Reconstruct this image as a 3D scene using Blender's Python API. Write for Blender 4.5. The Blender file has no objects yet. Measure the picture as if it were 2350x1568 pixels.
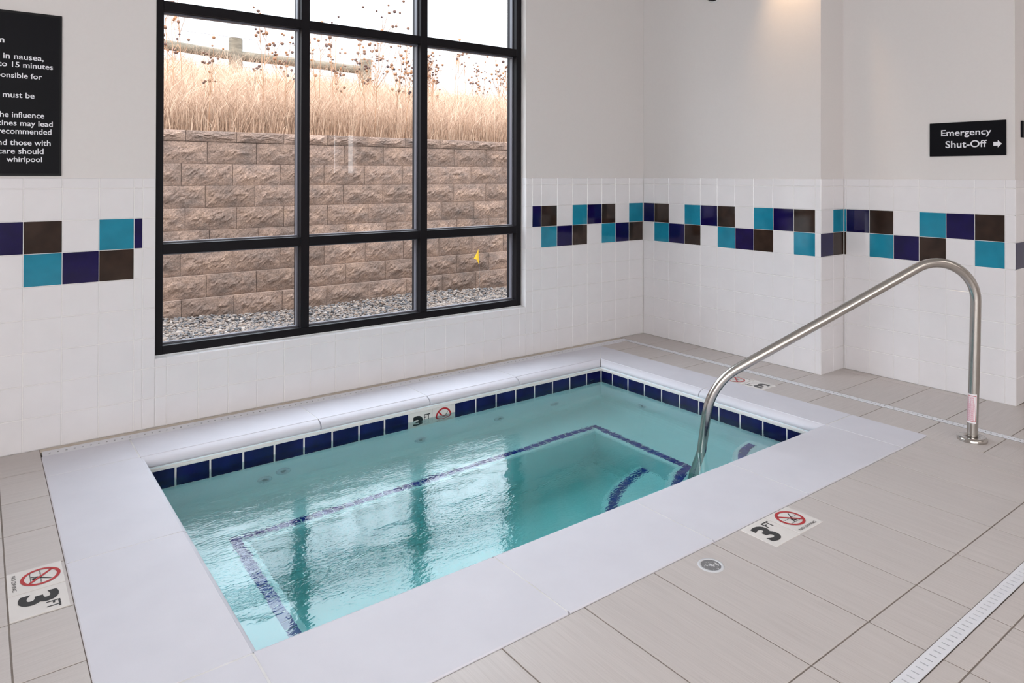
import bpy, math, random
import numpy as np
from mathutils import Vector, Matrix

random.seed(7)
rng = np.random.default_rng(11)
S = bpy.context.scene
COL = S.collection

# ------------------------------------------------------------------ camera
F_PX, CX, CY = 1621.975, 1175.0, 395.903
YAW, PITCH, ROLL = 0.647685, 0.0047722, 0.0021176
CAM = Vector((-4.42221, -4.03313, 1.30514))
fw = Vector((math.sin(YAW), math.cos(YAW), 0)); rt = Vector((math.cos(YAW), -math.sin(YAW), 0)); up = Vector((0, 0, 1))
fw2 = fw * math.cos(PITCH) + up * math.sin(PITCH)
up2 = up * math.cos(PITCH) - fw * math.sin(PITCH)
rt3 = rt * math.cos(ROLL) + up2 * math.sin(ROLL)
up3 = up2 * math.cos(ROLL) - rt * math.sin(ROLL)
cd = bpy.data.cameras.new('camera')
cam = bpy.data.objects.new('camera', cd); COL.objects.link(cam)
M = Matrix((rt3, up3, -fw2)).transposed().to_4x4(); M.translation = CAM
cam.matrix_world = M
cd.sensor_width = 36.0; cd.lens = F_PX / 2350 * 36.0
cd.shift_x = 0.0; cd.shift_y = -(784 - CY) / 2350
cd.clip_start = 0.02; cd.clip_end = 200
S.camera = cam

# ------------------------------------------------------------------ overcast sky, exposure
W = bpy.data.worlds.new('overcast_sky'); S.world = W; W.use_nodes = True
wn = W.node_tree.nodes; wl = W.node_tree.links
for n in list(wn): wn.remove(n)
wo = wn.new('ShaderNodeOutputWorld'); wb = wn.new('ShaderNodeBackground')
tc = wn.new('ShaderNodeTexCoord'); sx = wn.new('ShaderNodeSeparateXYZ'); cr = wn.new('ShaderNodeValToRGB')
wl.new(tc.outputs['Generated'], sx.inputs[0]); wl.new(sx.outputs['Z'], cr.inputs[0])
cr.color_ramp.elements[0].position = 0.20; cr.color_ramp.elements[0].color = (0.20, 0.21, 0.22, 1)   # overcast: the zenith is the brightest part
cr.color_ramp.elements[1].position = 0.40; cr.color_ramp.elements[1].color = (0.98, 1.09, 1.20, 1)
_e = cr.color_ramp.elements.new(0.0); _e.color = (0.19, 0.20, 0.21, 1)
# extra brightness added south-west, behind the camera, to light the window wall
vd = wn.new('ShaderNodeVectorMath'); vd.operation = 'DOT_PRODUCT'; vd.inputs[1].default_value = (-0.55, -0.835, 0.0)
wl.new(tc.outputs['Generated'], vd.inputs[0])
mr_ = wn.new('ShaderNodeMapRange'); mr_.interpolation_type = 'SMOOTHSTEP'
mr_.inputs[1].default_value = -0.05; mr_.inputs[2].default_value = 0.55
wl.new(vd.outputs['Value'], mr_.inputs[0])
mx_ = wn.new('ShaderNodeMix'); mx_.data_type = 'RGBA'; mx_.inputs[7].default_value = (1.0, 1.0, 1.02, 1)
wl.new(mr_.outputs[0], mx_.inputs[0]); wl.new(cr.outputs[0], mx_.inputs[6])
wl.new(mx_.outputs[2], wb.inputs[0]); wb.inputs[1].default_value = 7.6
wl.new(wb.outputs[0], wo.inputs[0])
S.view_settings.view_transform = 'Standard'; S.view_settings.look = 'None'
S.view_settings.exposure = 0.0; S.view_settings.gamma = 1.0; S.view_settings.use_curve_mapping = False

PANEL_L = 2.3          # radiance of the unseen ceiling panels added to brighten the room
PANEL_COL = (1.0, 0.93, 0.87)
PANELS = [(-5.9, -5.2), (-3.2, -6.0), (-0.4, -5.2), (-3.2, -7.6), (-0.4, -7.6)]
CEIL = 3.05

# ------------------------------------------------------------------ materials
def mat(name, col, rough=0.5, metal=0.0, spec=0.5, coat=0.0, coat_rough=0.03):
    m = bpy.data.materials.new(name); m.use_nodes = True
    b = m.node_tree.nodes['Principled BSDF']
    b.inputs['Base Color'].default_value = (*col, 1); b.inputs['Roughness'].default_value = rough
    b.inputs['Metallic'].default_value = metal; b.inputs['Specular IOR Level'].default_value = spec
    b.inputs['Coat Weight'].default_value = coat; b.inputs['Coat Roughness'].default_value = coat_rough
    return m
def nodes(m): return m.node_tree.nodes, m.node_tree.links, m.node_tree.nodes['Principled BSDF']
def noise(m, scale=(1, 1, 1), s=5.0, detail=3.0, rough=0.5, coords='Object'):
    N, L, b = nodes(m)
    t = N.new('ShaderNodeTexCoord'); mp = N.new('ShaderNodeMapping'); n = N.new('ShaderNodeTexNoise')
    mp.inputs['Scale'].default_value = scale
    n.inputs['Scale'].default_value = s; n.inputs['Detail'].default_value = detail; n.inputs['Roughness'].default_value = rough
    L.new(t.outputs[coords], mp.inputs[0]); L.new(mp.outputs[0], n.inputs[0])
    return n
def ramp(m, src, stops):
    N, L, b = nodes(m)
    r = N.new('ShaderNodeValToRGB'); els = r.color_ramp.elements
    while len(els) < len(stops): els.new(0.5)
    for e, (p, c) in zip(els, stops): e.position = p; e.color = (*c, 1)
    L.new(src, r.inputs[0]); return r
def bump(m, src, strength, dist):
    N, L, b = nodes(m)
    k = N.new('ShaderNodeBump'); k.inputs['Strength'].default_value = strength; k.inputs['Distance'].default_value = dist
    L.new(src, k.inputs['Height']); L.new(k.outputs[0], b.inputs['Normal']); return k
def mixc(m, fac, a, bcol, mode='MIX'):
    N, L, b = nodes(m)
    x = N.new('ShaderNodeMix'); x.data_type = 'RGBA'; x.blend_type = mode
    for sock, v in ((0, fac), (6, a), (7, bcol)):
        if isinstance(v, (int, float)): x.inputs[sock].default_value = v
        elif isinstance(v, tuple): x.inputs[sock].default_value = (*v, 1)
        else: L.new(v, x.inputs[sock])
    return x.outputs[2]
def island(m, lo, hi):
    N, L, b = nodes(m)
    g = N.new('ShaderNodeNewGeometry'); r = N.new('ShaderNodeMapRange')
    r.inputs[3].default_value = lo; r.inputs[4].default_value = hi
    L.new(g.outputs['Random Per Island'], r.inputs[0]); return r.outputs[0]
def island_raw(m):
    N, L, b = nodes(m)
    return N.new('ShaderNodeNewGeometry').outputs['Random Per Island']

def varied(name, stops, s, scale=(1, 1, 1), detail=4.0, rough=0.6, b_s=0.0, b_d=0.002, spec=0.3):
    m = mat(name, (0.5, 0.5, 0.5), rough, spec=spec); N, L, b = nodes(m)
    n = noise(m, scale, s, detail); r = ramp(m, n.outputs['Fac'], stops)
    L.new(r.outputs[0], b.inputs['Base Color'])
    if b_s: bump(m, n.outputs['Fac'], b_s, b_d)
    return m

M_PAINT = varied('painted_drywall', [(0.3, (0.685, 0.65, 0.635)), (0.7, (0.695, 0.66, 0.645))], 60, rough=0.55, b_s=0.06, b_d=0.001)
M_CEIL = varied('ceiling_paint', [(0.3, (0.74, 0.73, 0.71)), (0.7, (0.76, 0.75, 0.73))], 40, rough=0.8)
def glaze(name, col, var=0.04, rough=0.07):
    m = mat(name, col, rough, spec=0.5 if sum(col) > 1 else 0.32); N, L, b = nodes(m)
    n = noise(m, (1, 1, 1), 9.0, 2.0)
    lo = tuple(c * (1 - var) for c in col); hi = tuple(min(1, c * (1 + var)) for c in col)
    r = ramp(m, n.outputs['Fac'], [(0.35, lo), (0.65, hi)])
    L.new(r.outputs[0], b.inputs['Base Color'])
    n2 = noise(m, (1, 1, 1), 22.0, 1.0); bump(m, n2.outputs['Fac'], 0.05, 0.002)
    return m
M_TW = glaze('white_glazed_tile', (0.75, 0.725, 0.735), 0.012, 0.10)
M_TEAL = glaze('teal_glazed_tile', (0.012, 0.215, 0.32), 0.10)
M_NAVY = glaze('navy_glazed_tile', (0.006, 0.003, 0.055), 0.2)
M_BROWN = glaze('brown_glazed_tile', (0.030, 0.017, 0.012), 0.25)
M_GROUT = varied('white_grout', [(0.3, (0.76, 0.74, 0.725)), (0.7, (0.80, 0.775, 0.76))], 30, rough=0.9)
M_POOLNAVY = glaze('navy_pool_tile', (0.006, 0.008, 0.07), 0.3, 0.12)
M_EDGEBLUE = glaze('blue_edge_tile', (0.022, 0.035, 0.27), 0.15, 0.2)

def floor_mat(name, along_y):
    m = mat(name, (0.55, 0.5, 0.48), 0.42, spec=0.4); N, L, b = nodes(m)
    sc = (330, 5, 1) if along_y else (5, 330, 1)
    n = noise(m, sc, 1.0, 2.5, 0.7)
    sc2 = (60, 2.2, 1) if along_y else (2.2, 60, 1)
    n2 = noise(m, sc2, 1.0, 3.0, 0.6)
    r1 = ramp(m, n.outputs['Fac'], [(0.25, (0.515, 0.462, 0.44)), (0.5, (0.585, 0.533, 0.51)), (0.75, (0.615, 0.562, 0.54))])
    r2 = ramp(m, n2.outputs['Fac'], [(0.3, (0.94, 0.94, 0.94)), (0.7, (1.0, 1.0, 1.0))])
    c = mixc(m, 1.0, r1.outputs[0], r2.outputs[0], 'MULTIPLY')
    v = island(m, 0.965, 1.0)
    comb = N.new('ShaderNodeCombineColor')
    for i in range(3): L.new(v, comb.inputs[i])
    c2 = mixc(m, 1.0, c, comb.outputs[0], 'MULTIPLY')
    L.new(c2, b.inputs['Base Color']); bump(m, n.outputs['Fac'], 0.25, 0.0006)
    return m
M_FY = floor_mat('porcelain_plank_grain_y', True)
M_FX = floor_mat('porcelain_plank_grain_x', False)
M_FGROUT = varied('floor_grout', [(0.3, (0.22, 0.19, 0.17)), (0.7, (0.29, 0.245, 0.215))], 25, rough=0.9)
M_BGROUT = varied('beige_grout', [(0.3, (0.56, 0.48, 0.40)), (0.7, (0.64, 0.58, 0.52))], 14, rough=0.9)
M_SLAB = mat('concrete_slab', (0.05, 0.045, 0.04), 0.9)
M_COPING = varied('white_cast_coping', [(0.3, (0.655, 0.645, 0.70)), (0.7, (0.685, 0.675, 0.73))], 7, rough=0.6, b_s=0.0, spec=0.2)
N, L, b = nodes(M_COPING); _n = noise(M_COPING, (1, 1, 1), 420, 2); bump(M_COPING, _n.outputs['Fac'], 0.18, 0.0008)
M_CGROUT = varied('coping_grout', [(0.3, (0.66, 0.64, 0.63)), (0.7, (0.78, 0.77, 0.78))], 12, rough=0.9)
M_PLASTER = varied('pool_plaster', [(0.3, (0.70, 0.82, 0.86)), (0.7, (0.75, 0.87, 0.91))], 4, rough=0.7)
M_STEEL = mat('brushed_steel', (0.50, 0.475, 0.445), 0.17, metal=1.0)
N, L, b = nodes(M_STEEL); _n = noise(M_STEEL, (1, 1, 1), 90, 2); _r = ramp(M_STEEL, _n.outputs['Fac'], [(0.3, (0.12, 0.12, 0.12)), (0.7, (0.24, 0.24, 0.24))]); L.new(_r.outputs[0], b.inputs['Roughness'])
M_FRAME = mat('dark_bronze_aluminium', (0.006, 0.005, 0.007), 0.5, spec=0.18)
M_STOP = mat('grey_glazing_stop', (0.11, 0.11, 0.13), 0.3, spec=0.6)
M_CAULK = mat('white_caulk', (0.70, 0.72, 0.74), 0.6)
M_BLACKSIGN = mat('black_acrylic', (0.004, 0.004, 0.006), 0.45, spec=0.12)
M_SIGNEDGE = mat('black_sign_edge', (0.003, 0.003, 0.004), 0.4, spec=0.2)
M_LETTER = mat('white_lettering', (0.76, 0.76, 0.80), 0.5)
M_INK = mat('black_ink', (0.012, 0.012, 0.014), 0.35)
M_RED = mat('red_ink', (0.46, 0.015, 0.02), 0.35)
M_PINK = mat('red_fine_print', (0.62, 0.16, 0.25), 0.5)
M_PAPER = mat('white_label', (0.80, 0.76, 0.78), 0.45)
M_MARKER = glaze('cream_marker_tile', (0.74, 0.70, 0.67), 0.02, 0.25)
M_DRAIN = mat('white_drain_grate', (0.74, 0.74, 0.78), 0.4)
M_CHANNEL_SHADE = mat('channel_shade', (0.010, 0.009, 0.009), 0.9)  # near-black colour stands for the shade down inside the drain channel
M_PVC = mat('grey_white_pvc', (0.62, 0.62, 0.64), 0.45)
M_JET = mat('pale_blue_jet_fitting', (0.50, 0.62, 0.68), 0.4)
M_HOLE = mat('jet_hole', (0.20, 0.28, 0.31), 0.6)

# worn deck cap: grey disc with flaked white paint
M_CAPGREY = mat('worn_grey_cap', (0.3, 0.3, 0.3), 0.6); N, L, b = nodes(M_CAPGREY)
_n = noise(M_CAPGREY, (1, 1, 1), 70, 4, 0.7)
_r = ramp(M_CAPGREY, _n.outputs['Fac'], [(0.0, (0.15, 0.145, 0.15)), (0.56, (0.19, 0.185, 0.19)), (0.60, (0.62, 0.60, 0.60)), (1.0, (0.66, 0.64, 0.64))])
L.new(_r.outputs[0], b.inputs['Base Color'])

def water_mat():
    m = bpy.data.materials.new('spa_water'); m.use_nodes = True
    N, L, b = nodes(m)
    b.inputs['Base Color'].default_value = (1, 1, 1, 1); b.inputs['Transmission Weight'].default_value = 1.0
    b.inputs['IOR'].default_value = 1.333; b.inputs['Roughness'].default_value = 0.0
    out = N['Material Output']
    va = N.new('ShaderNodeVolumeAbsorption')
    va.inputs['Color'].default_value = (0.0, 0.80, 0.765, 1); va.inputs['Density'].default_value = 0.66
    L.new(va.outputs[0], out.inputs['Volume'])
    n1 = noise(m, (1, 1.9, 1), 4.5, 1.5, 0.45)
    n2 = noise(m, (1.2, 2.2, 1), 38.0, 2.0, 0.5)
    n3 = noise(m, (1, 1, 1), 1.3, 2.0)          # calm and lively patches
    mm = N.new('ShaderNodeMath'); mm.operation = 'MULTIPLY'
    r3 = ramp(m, n3.outputs['Fac'], [(0.38, (0.28, 0.28, 0.28)), (0.60, (1, 1, 1))])
    L.new(n2.outputs['Fac'], mm.inputs[0]); L.new(r3.outputs[0], mm.inputs[1])
    m2 = N.new('ShaderNodeMath'); m2.operation = 'MULTIPLY_ADD'
    m2.inputs[1].default_value = 0.24; L.new(mm.outputs[0], m2.inputs[0]); L.new(n1.outputs['Fac'], m2.inputs[2])
    bump(m, m2.outputs[0], 1.0, 0.0032)
    return m
M_WATER = water_mat()

def glass_mat():
    m = bpy.data.materials.new('window_glass'); m.use_nodes = True
    N, L, b = nodes(m); out = N['Material Output']
    N.remove(b)
    t = N.new('ShaderNodeBsdfTransparent'); t.inputs[0].default_value = (0.93, 0.94, 0.95, 1)
    g = N.new('ShaderNodeBsdfGlossy'); g.inputs['Roughness'].default_value = 0.0
    f = N.new('ShaderNodeFresnel'); f.inputs[0].default_value = 1.5
    x = N.new('ShaderNodeMixShader')
    L.new(f.outputs[0], x.inputs[0]); L.new(t.outputs[0], x.inputs[1]); L.new(g.outputs[0], x.inputs[2]); L.new(x.outputs[0], out.inputs[0])
    return m
M_GLASS = glass_mat()

def emit(name, col, s):
    m = bpy.data.materials.new(name); m.use_nodes = True
    N, L, b = nodes(m); b.inputs['Base Color'].default_value = (0.8, 0.8, 0.8, 1)
    b.inputs['Emission Color'].default_value = (*col, 1); b.inputs['Emission Strength'].default_value = s
    return m
M_PANEL = emit('fill_diffuser', PANEL_COL, PANEL_L)
M_WHITEMETAL = mat('white_metal', (0.75, 0.75, 0.74), 0.4)

# outdoors
M_BLOCK = mat('split_face_block', (0.2, 0.15, 0.12), 0.95, spec=0.1); N, L, b = nodes(M_BLOCK)
_n = noise(M_BLOCK, (1, 1, 1), 75, 5, 0.7); _n2 = noise(M_BLOCK, (1, 1, 1.6), 5, 4, 0.6)
_r = ramp(M_BLOCK, _n2.outputs['Fac'], [(0.28, (0.21, 0.165, 0.145)), (0.5, (0.31, 0.225, 0.185)), (0.72, (0.41, 0.29, 0.225))])
_r2 = ramp(M_BLOCK, _n.outputs['Fac'], [(0.30, (0.50, 0.49, 0.48)), (0.70, (1.30, 1.26, 1.23))])  # grain pits darkened in the colour, standing for shade in them
_c = mixc(M_BLOCK, 1.0, _r.outputs[0], _r2.outputs[0], 'MULTIPLY')
_v = island(M_BLOCK, 0.82, 1.12); _cc = N.new('ShaderNodeCombineColor')
for i in range(3): L.new(_v, _cc.inputs[i])
L.new(mixc(M_BLOCK, 1.0, _c, _cc.outputs[0], 'MULTIPLY'), b.inputs['Base Color'])
bump(M_BLOCK, _n.outputs['Fac'], 1.0, 0.012)
M_BLOCKEDGE = varied('block_core', [(0.3, (0.15, 0.12, 0.10)), (0.7, (0.20, 0.16, 0.13))], 20, rough=0.95)
M_STONE = mat('river_pebble', (0.3, 0.3, 0.3), 0.7, spec=0.25); N, L, b = nodes(M_STONE)
_r = ramp(M_STONE, island_raw(M_STONE), [(0.0, (0.065, 0.065, 0.07)), (0.25, (0.11, 0.105, 0.107)), (0.45, (0.165, 0.138, 0.126)), (0.65, (0.23, 0.188, 0.157)), (0.82, (0.16, 0.113, 0.088)), (1.0, (0.31, 0.275, 0.25))])
L.new(_r.outputs[0], b.inputs['Base Color'])
M_SOIL = varied('gravel_bed_soil', [(0.3, (0.10, 0.09, 0.085)), (0.7, (0.2, 0.17, 0.15))], 60, rough=0.95)
M_GRASS = mat('dry_grass', (0.5, 0.35, 0.2), 0.8, spec=0.1); N, L, b = nodes(M_GRASS)
_r = ramp(M_GRASS, island_raw(M_GRASS), [(0.0, (0.24, 0.155, 0.11)), (0.25, (0.38, 0.26, 0.185)), (0.6, (0.50, 0.345, 0.25)), (1.0, (0.66, 0.51, 0.39))])
L.new(_r.outputs[0], b.inputs['Base Color'])
M_BANK = varied('straw_bank_soil', [(0.3, (0.32, 0.21, 0.145)), (0.7, (0.48, 0.32, 0.22))], 9, rough=0.95)
M_STEM = varied('dry_stem', [(0.3, (0.26, 0.145, 0.085)), (0.7, (0.42, 0.25, 0.15))], 12, rough=0.85)
M_SEED = mat('seed_head', (0.2, 0.1, 0.05), 0.9, spec=0.1); N, L, b = nodes(M_SEED)
_g = N.new('ShaderNodeObjectInfo')
_r = ramp(M_SEED, _g.outputs['Random'], [(0.0, (0.075, 0.05, 0.05)), (0.5, (0.15, 0.085, 0.06)), (1.0, (0.33, 0.16, 0.08))])
L.new(_r.outputs[0], b.inputs['Base Color'])
M_WOOD = varied('weathered_fence_wood', [(0.3, (0.075, 0.064, 0.048)), (0.7, (0.15, 0.127, 0.095))], 6, (1, 1, 5), rough=0.9, b_s=0.3, b_d=0.01)
M_WIRE = mat('fence_wire', (0.25, 0.24, 0.24), 0.5, metal=0.6)
M_FLAG = mat('yellow_plastic', (0.75, 0.47, 0.02), 0.5)
M_EXTWALL = varied('building_exterior', [(0.3, (0.30, 0.26, 0.22)), (0.7, (0.34, 0.30, 0.26))], 10, rough=0.9)
M_WHITEPATH = mat('pale_concrete', (0.5, 0.49, 0.47), 0.9)

# ------------------------------------------------------------------ mesh builder
class MB:
    def __init__(s): s.v = []; s.f = []; s.m = []; s.sm = []
    def add(s, verts, faces, mi=0, smooth=False):
        o = len(s.v); s.v.extend([tuple(p) for p in verts])
        for f in faces: s.f.append(tuple(i + o for i in f)); s.m.append(mi); s.sm.append(smooth)
    def box(s, x0, x1, y0, y1, z0, z1, mi=0, bev=0.0):
        if bev <= 0:
            v = [(x, y, z) for x in (x0, x1) for y in (y0, y1) for z in (z0, z1)]
            s.add(v, [(0, 1, 3, 2), (4, 6, 7, 5), (0, 4, 5, 1), (2, 3, 7, 6), (0, 2, 6, 4), (1, 5, 7, 3)], mi); return
        # bevelled box: 24 verts
        b_ = min(bev, (x1 - x0) / 2.01, (y1 - y0) / 2.01, (z1 - z0) / 2.01)
        v = []; idx = {}
        for i, x in enumerate((x0, x1)):
            for j, y in enumerate((y0, y1)):
                for k, z in enumerate((z0, z1)):
                    xi = x + b_ * (1 - 2 * i); yi = y + b_ * (1 - 2 * j); zi = z + b_ * (1 - 2 * k)
                    for a, p in enumerate(((x, yi, zi), (xi, y, zi), (xi, yi, z))):
                        idx[i, j, k, a] = len(v); v.append(p)
        f = []
        for i in (0, 1):
            q = [idx[i, 0, 0, 0], idx[i, 1, 0, 0], idx[i, 1, 1, 0], idx[i, 0, 1, 0]]; f.append(q if i else q[::-1])
            q = [idx[0, i, 0, 1], idx[1, i, 0, 1], idx[1, i, 1, 1], idx[0, i, 1, 1]]; f.append(q[::-1] if i else q)
            q = [idx[0, 0, i, 2], idx[1, 0, i, 2], idx[1, 1, i, 2], idx[0, 1, i, 2]]; f.append(q if i else q[::-1])
        for i in (0, 1):
            for j in (0, 1):
                f.append([idx[i, j, 0, 0], idx[i, j, 1, 0], idx[i, j, 1, 1], idx[i, j, 0, 1]])
                f.append([idx[i, 0, j, 0], idx[i, 1, j, 0], idx[i, 1, j, 2], idx[i, 0, j, 2]])
                f.append([idx[0, i, j, 1], idx[1, i, j, 1], idx[1, i, j, 2], idx[0, i, j, 2]])
                for k in (0, 1): f.append([idx[i, j, k, 0], idx[i, j, k, 1], idx[i, j, k, 2]])
        s.add(v, f, mi)
    def tile(s, o, u, v, n, w, h, t=0.008, bev=0.0018, mi=0, tilt=0.0):
        """rectangular tile, lower corner o, axes u v, outward normal n; back at -t"""
        o, u, v, n = Vector(o), Vector(u), Vector(v), Vector(n)
        P = lambda a, b_, c: o + u * a + v * b_ + n * c
        d = [random.uniform(-tilt, tilt) for _ in range(3)]
        dd = [d[0], d[1], d[2], d[0] + d[2] - d[1]]
        back = [P(0, 0, -t), P(w, 0, -t), P(w, h, -t), P(0, h, -t)]
        side = [P(0, 0, -bev), P(w, 0, -bev), P(w, h, -bev), P(0, h, -bev)]
        e = bev
        fr = [P(e, e, dd[0]), P(w - e, e, dd[1]), P(w - e, h - e, dd[2]), P(e, h - e, dd[3])]
        f = [(8, 9, 10, 11)]
        for i in range(4):
            j = (i + 1) % 4
            f.append((4 + i, 4 + j, 8 + j, 8 + i)); f.append((i, j, 4 + j, 4 + i))
        f.append((3, 2, 1, 0))
        s.add(back + side + fr, f, mi)
    def tube(s, pts, r, n=12, mi=0, caps=True, smooth=True):
        pts = [Vector(p) for p in pts]; rs = r if isinstance(r, (list, tuple)) else [r] * len(pts)
        vs = []; ref = None
        for i, p in enumerate(pts):
            t = (pts[min(i + 1, len(pts) - 1)] - pts[max(i - 1, 0)]).normalized()
            if ref is None:
                ref = t.orthogonal().normalized()
            ref = (ref - t * ref.dot(t)).normalized(); bb = t.cross(ref)
            for k in range(n):
                a = 2 * math.pi * k / n
                vs.append(p + (ref * math.cos(a) + bb * math.sin(a)) * rs[i])
        fs = []
        for i in range(len(pts) - 1):
            for k in range(n):
                fs.append((i * n + k, i * n + (k + 1) % n, (i + 1) * n + (k + 1) % n, (i + 1) * n + k))
        s.add(vs, fs, mi, smooth)
        if caps:
            s.add(vs[:n], [tuple(range(n))[::-1]], mi); s.add(vs[-n:], [tuple(range(n))], mi)
    def lathe(s, prof, n=32, mi=0, o=(0, 0, 0), ax=(0, 0, 1), smooth=True):
        ax = Vector(ax).normalized(); e1 = ax.orthogonal().normalized(); e2 = ax.cross(e1); o = Vector(o)
        vs = []
        for (r, z) in prof:
            for k in range(n):
                a = 2 * math.pi * k / n
                vs.append(o + ax * z + (e1 * math.cos(a) + e2 * math.sin(a)) * r)
        fs = []
        for i in range(len(prof) - 1):
            for k in range(n):
                fs.append((i * n + k, i * n + (k + 1) % n, (i + 1) * n + (k + 1) % n, (i + 1) * n + k))
        s.add(vs, fs, mi, smooth)
        s.add(vs[-n:], [tuple(range(n))], mi); s.add(vs[:n], [tuple(range(n))[::-1]], mi)
    def poly(s, pts, mi=0):
        s.add(pts, [tuple(range(len(pts)))], mi)
    def ball(s, c, r, mi=0, seg=8, rings=5, sq=1.0):
        prof = [(r * math.sin(math.pi * i / rings) + 1e-5, -r * sq * math.cos(math.pi * i / rings)) for i in range(rings + 1)]
        s.lathe(prof, seg, mi, c)
    def build(s, name, mats, parent=None, loc=None):
        me = bpy.data.meshes.new(name)
        me.from_pydata(s.v, [], s.f)
        for m in (mats if isinstance(mats, (list, tuple)) else [mats]): me.materials.append(m)
        me.polygons.foreach_set('material_index', s.m); me.polygons.foreach_set('use_smooth', s.sm)
        me.update()
        o = bpy.data.objects.new(name, me); COL.objects.link(o)
        if parent is not None: o.parent = parent
        if loc is not None: o.location = loc
        return o
def tag(o, label=None, cat=None, group=None, kind=None):
    if label: o['label'] = label
    if cat: o['category'] = cat
    if group: o['group'] = group
    if kind: o['kind'] = kind
    return o
def empty(name, loc, rz=0.0):
    o = bpy.data.objects.new(name, None); COL.objects.link(o); o.location = loc; o.rotation_euler = (0, 0, rz); return o
def off(mb, d):          # shift builder geometry (world -> local of an Empty at d)
    mb.v = [(p[0] - d[0], p[1] - d[1], p[2] - d[2]) for p in mb.v]; return mb
def struct(o, label=None, cat=None): return tag(o, label, cat, kind='structure')

def text_mesh(body, name, o, u, v, w, h, m, parent=None, offset=0.0, lift=0.0, wonly=False):
    """lettering fitted in a w x h box whose lower-left corner is o"""
    cu = bpy.data.curves.new(name, 'FONT'); cu.body = body; cu.size = 1.0; cu.offset = offset; cu.resolution_u = 4
    tmp = bpy.data.objects.new('tmp_text', cu); COL.objects.link(tmp)
    dg = bpy.context.evaluated_depsgraph_get(); dg.update()
    me = bpy.data.meshes.new_from_object(tmp.evaluated_get(dg))
    bpy.data.objects.remove(tmp)
    co = np.array([p.co[:] for p in me.vertices]); lo = co.min(0); hi = co.max(0)
    o, u, v = Vector(o), Vector(u), Vector(v); n = u.cross(v)
    sxx = w / (hi[0] - lo[0]); syy = h / (hi[1] - lo[1]) if not wonly else sxx
    for p in me.vertices:
        q = o + u * ((p.co.x - lo[0]) * sxx) + v * ((p.co.y - lo[1]) * syy) + n * lift
        p.co = q
    me.materials.append(m); me.name = name
    ob = bpy.data.objects.new(name, me); COL.objects.link(ob)
    if parent is not None: ob.parent = parent
    return ob

# ------------------------------------------------------------------ room shell
P = 0.155; ZB = 0.1543; CAP = ZB + 7.33 * P
X0, X1, HEAD, SILL = -3.684, -1.242, 2.80, 0.352
XS, YC1, YC2 = 0.290, -1.555, -2.556      # recessed right wall plane and the two corners
XE, XW, YN = 1.9, -7.6, -8.6
g = 0.006
wb_ = MB()
wb_.box(XW, X0, g, 0.2, -0.1, CEIL + 0.3); wb_.box(X1, 0.6, g, 0.2, -0.1, CEIL + 0.3)
wb_.box(X0, X1, g, 0.2, -0.1, SILL - 0.003); wb_.box(X0, X1, g, 0.2, HEAD, CEIL + 0.3)
wall_back = struct(wb_.build('wall_back', M_PAINT))
wr = MB()
wr.box(g, 0.6, YC1 + g, g - 0.001, -0.1, CEIL + 0.3); wr.box(XS + g, 0.6, YC2 + g, YC1 + g, -0.1, CEIL + 0.3)
wr.box(0.6, XE + 0.2, YC2 + g, YC2 + 0.25, -0.1, CEIL + 0.3)
wr.box(XE, XE + 0.2, YN, YC2 + g, -0.1, CEIL + 0.3)
wall_right = struct(wr.build('wall_right', M_PAINT))
w3 = MB(); lw = [(-8.2, -6.1), (-5.7, -3.9)]  # openings added in the unseen left wall to throw daylight across the room
ys_ = [YN - 0.2] + [a for w_ in lw for a in w_] + [0.2]
for i in range(0, len(ys_), 2): w3.box(XW - 0.2, XW, ys_[i], ys_[i + 1], -0.1, CEIL + 0.3)
for a, b_ in lw:
    w3.box(XW - 0.2, XW, a, b_, -0.1, 0.5); w3.box(XW - 0.2, XW, a, b_, 2.75, CEIL + 0.3)
struct(w3.build('wall_left', M_PAINT))
# front wall behind the camera; two tall openings added to bring in daylight
w4 = MB(); wins = [(-7.3, -6.0), (-5.7, -4.4), (1.03, 1.13), (1.32, 1.50)]
xs = [XW - 0.2] + [a for w_ in wins for a in w_] + [XE + 0.2]
for i in range(0, len(xs), 2): w4.box(xs[i], xs[i + 1], YN - 0.2, YN, -0.1, CEIL + 0.3)
for a, b_ in wins:
    lo_, hi_ = (1.35, 2.1) if a > 0 else (0.5, 2.75)
    w4.box(a, b_, YN - 0.2, YN, -0.1, lo_); w4.box(a, b_, YN - 0.2, YN, hi_, CEIL + 0.3)
struct(w4.build('wall_front', M_PAINT))
c_ = MB(); c_.box(XW - 0.2, XE + 0.2, YN - 0.2, 0.2, CEIL, CEIL + 0.25); struct(c_.build('ceiling', M_CEIL))

# tile wainscots ----------------------------------------------------
PAT_TOP = [2, 3, 0, 1]; PAT_BOT = [0, 1, 2, 3]      # material slots: 0 white 1 teal 2 navy 3 brown
WM = [M_TW, M_TEAL, M_NAVY, M_BROWN, M_GROUT]
GR = 0.0028
def column(mb, o, u, n, w, phase, z_lo=0.0, z_hi=CAP):
    """one column of wall tiles; phase None = plain white"""
    zs = [0.0, ZB] + [ZB + k * P for k in range(1, 8)] + [CAP]
    for r in range(len(zs) - 1):
        a, b_ = max(zs[r], z_lo), min(zs[r + 1], z_hi)
        if b_ - a < 0.012: continue
        mi = 0
        if phase is not None:
            if r == 6: mi = PAT_TOP[phase % 4]
            if r == 5: mi = PAT_BOT[phase % 4]
        c = Vector(o) + Vector(u) * (GR / 2) + Vector((0, 0, a + GR / 2))
        mb.tile(c, u, (0, 0, 1), n, w - GR, b_ - a - GR, 0.007, 0.0022, mi, 0.00018)
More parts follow.
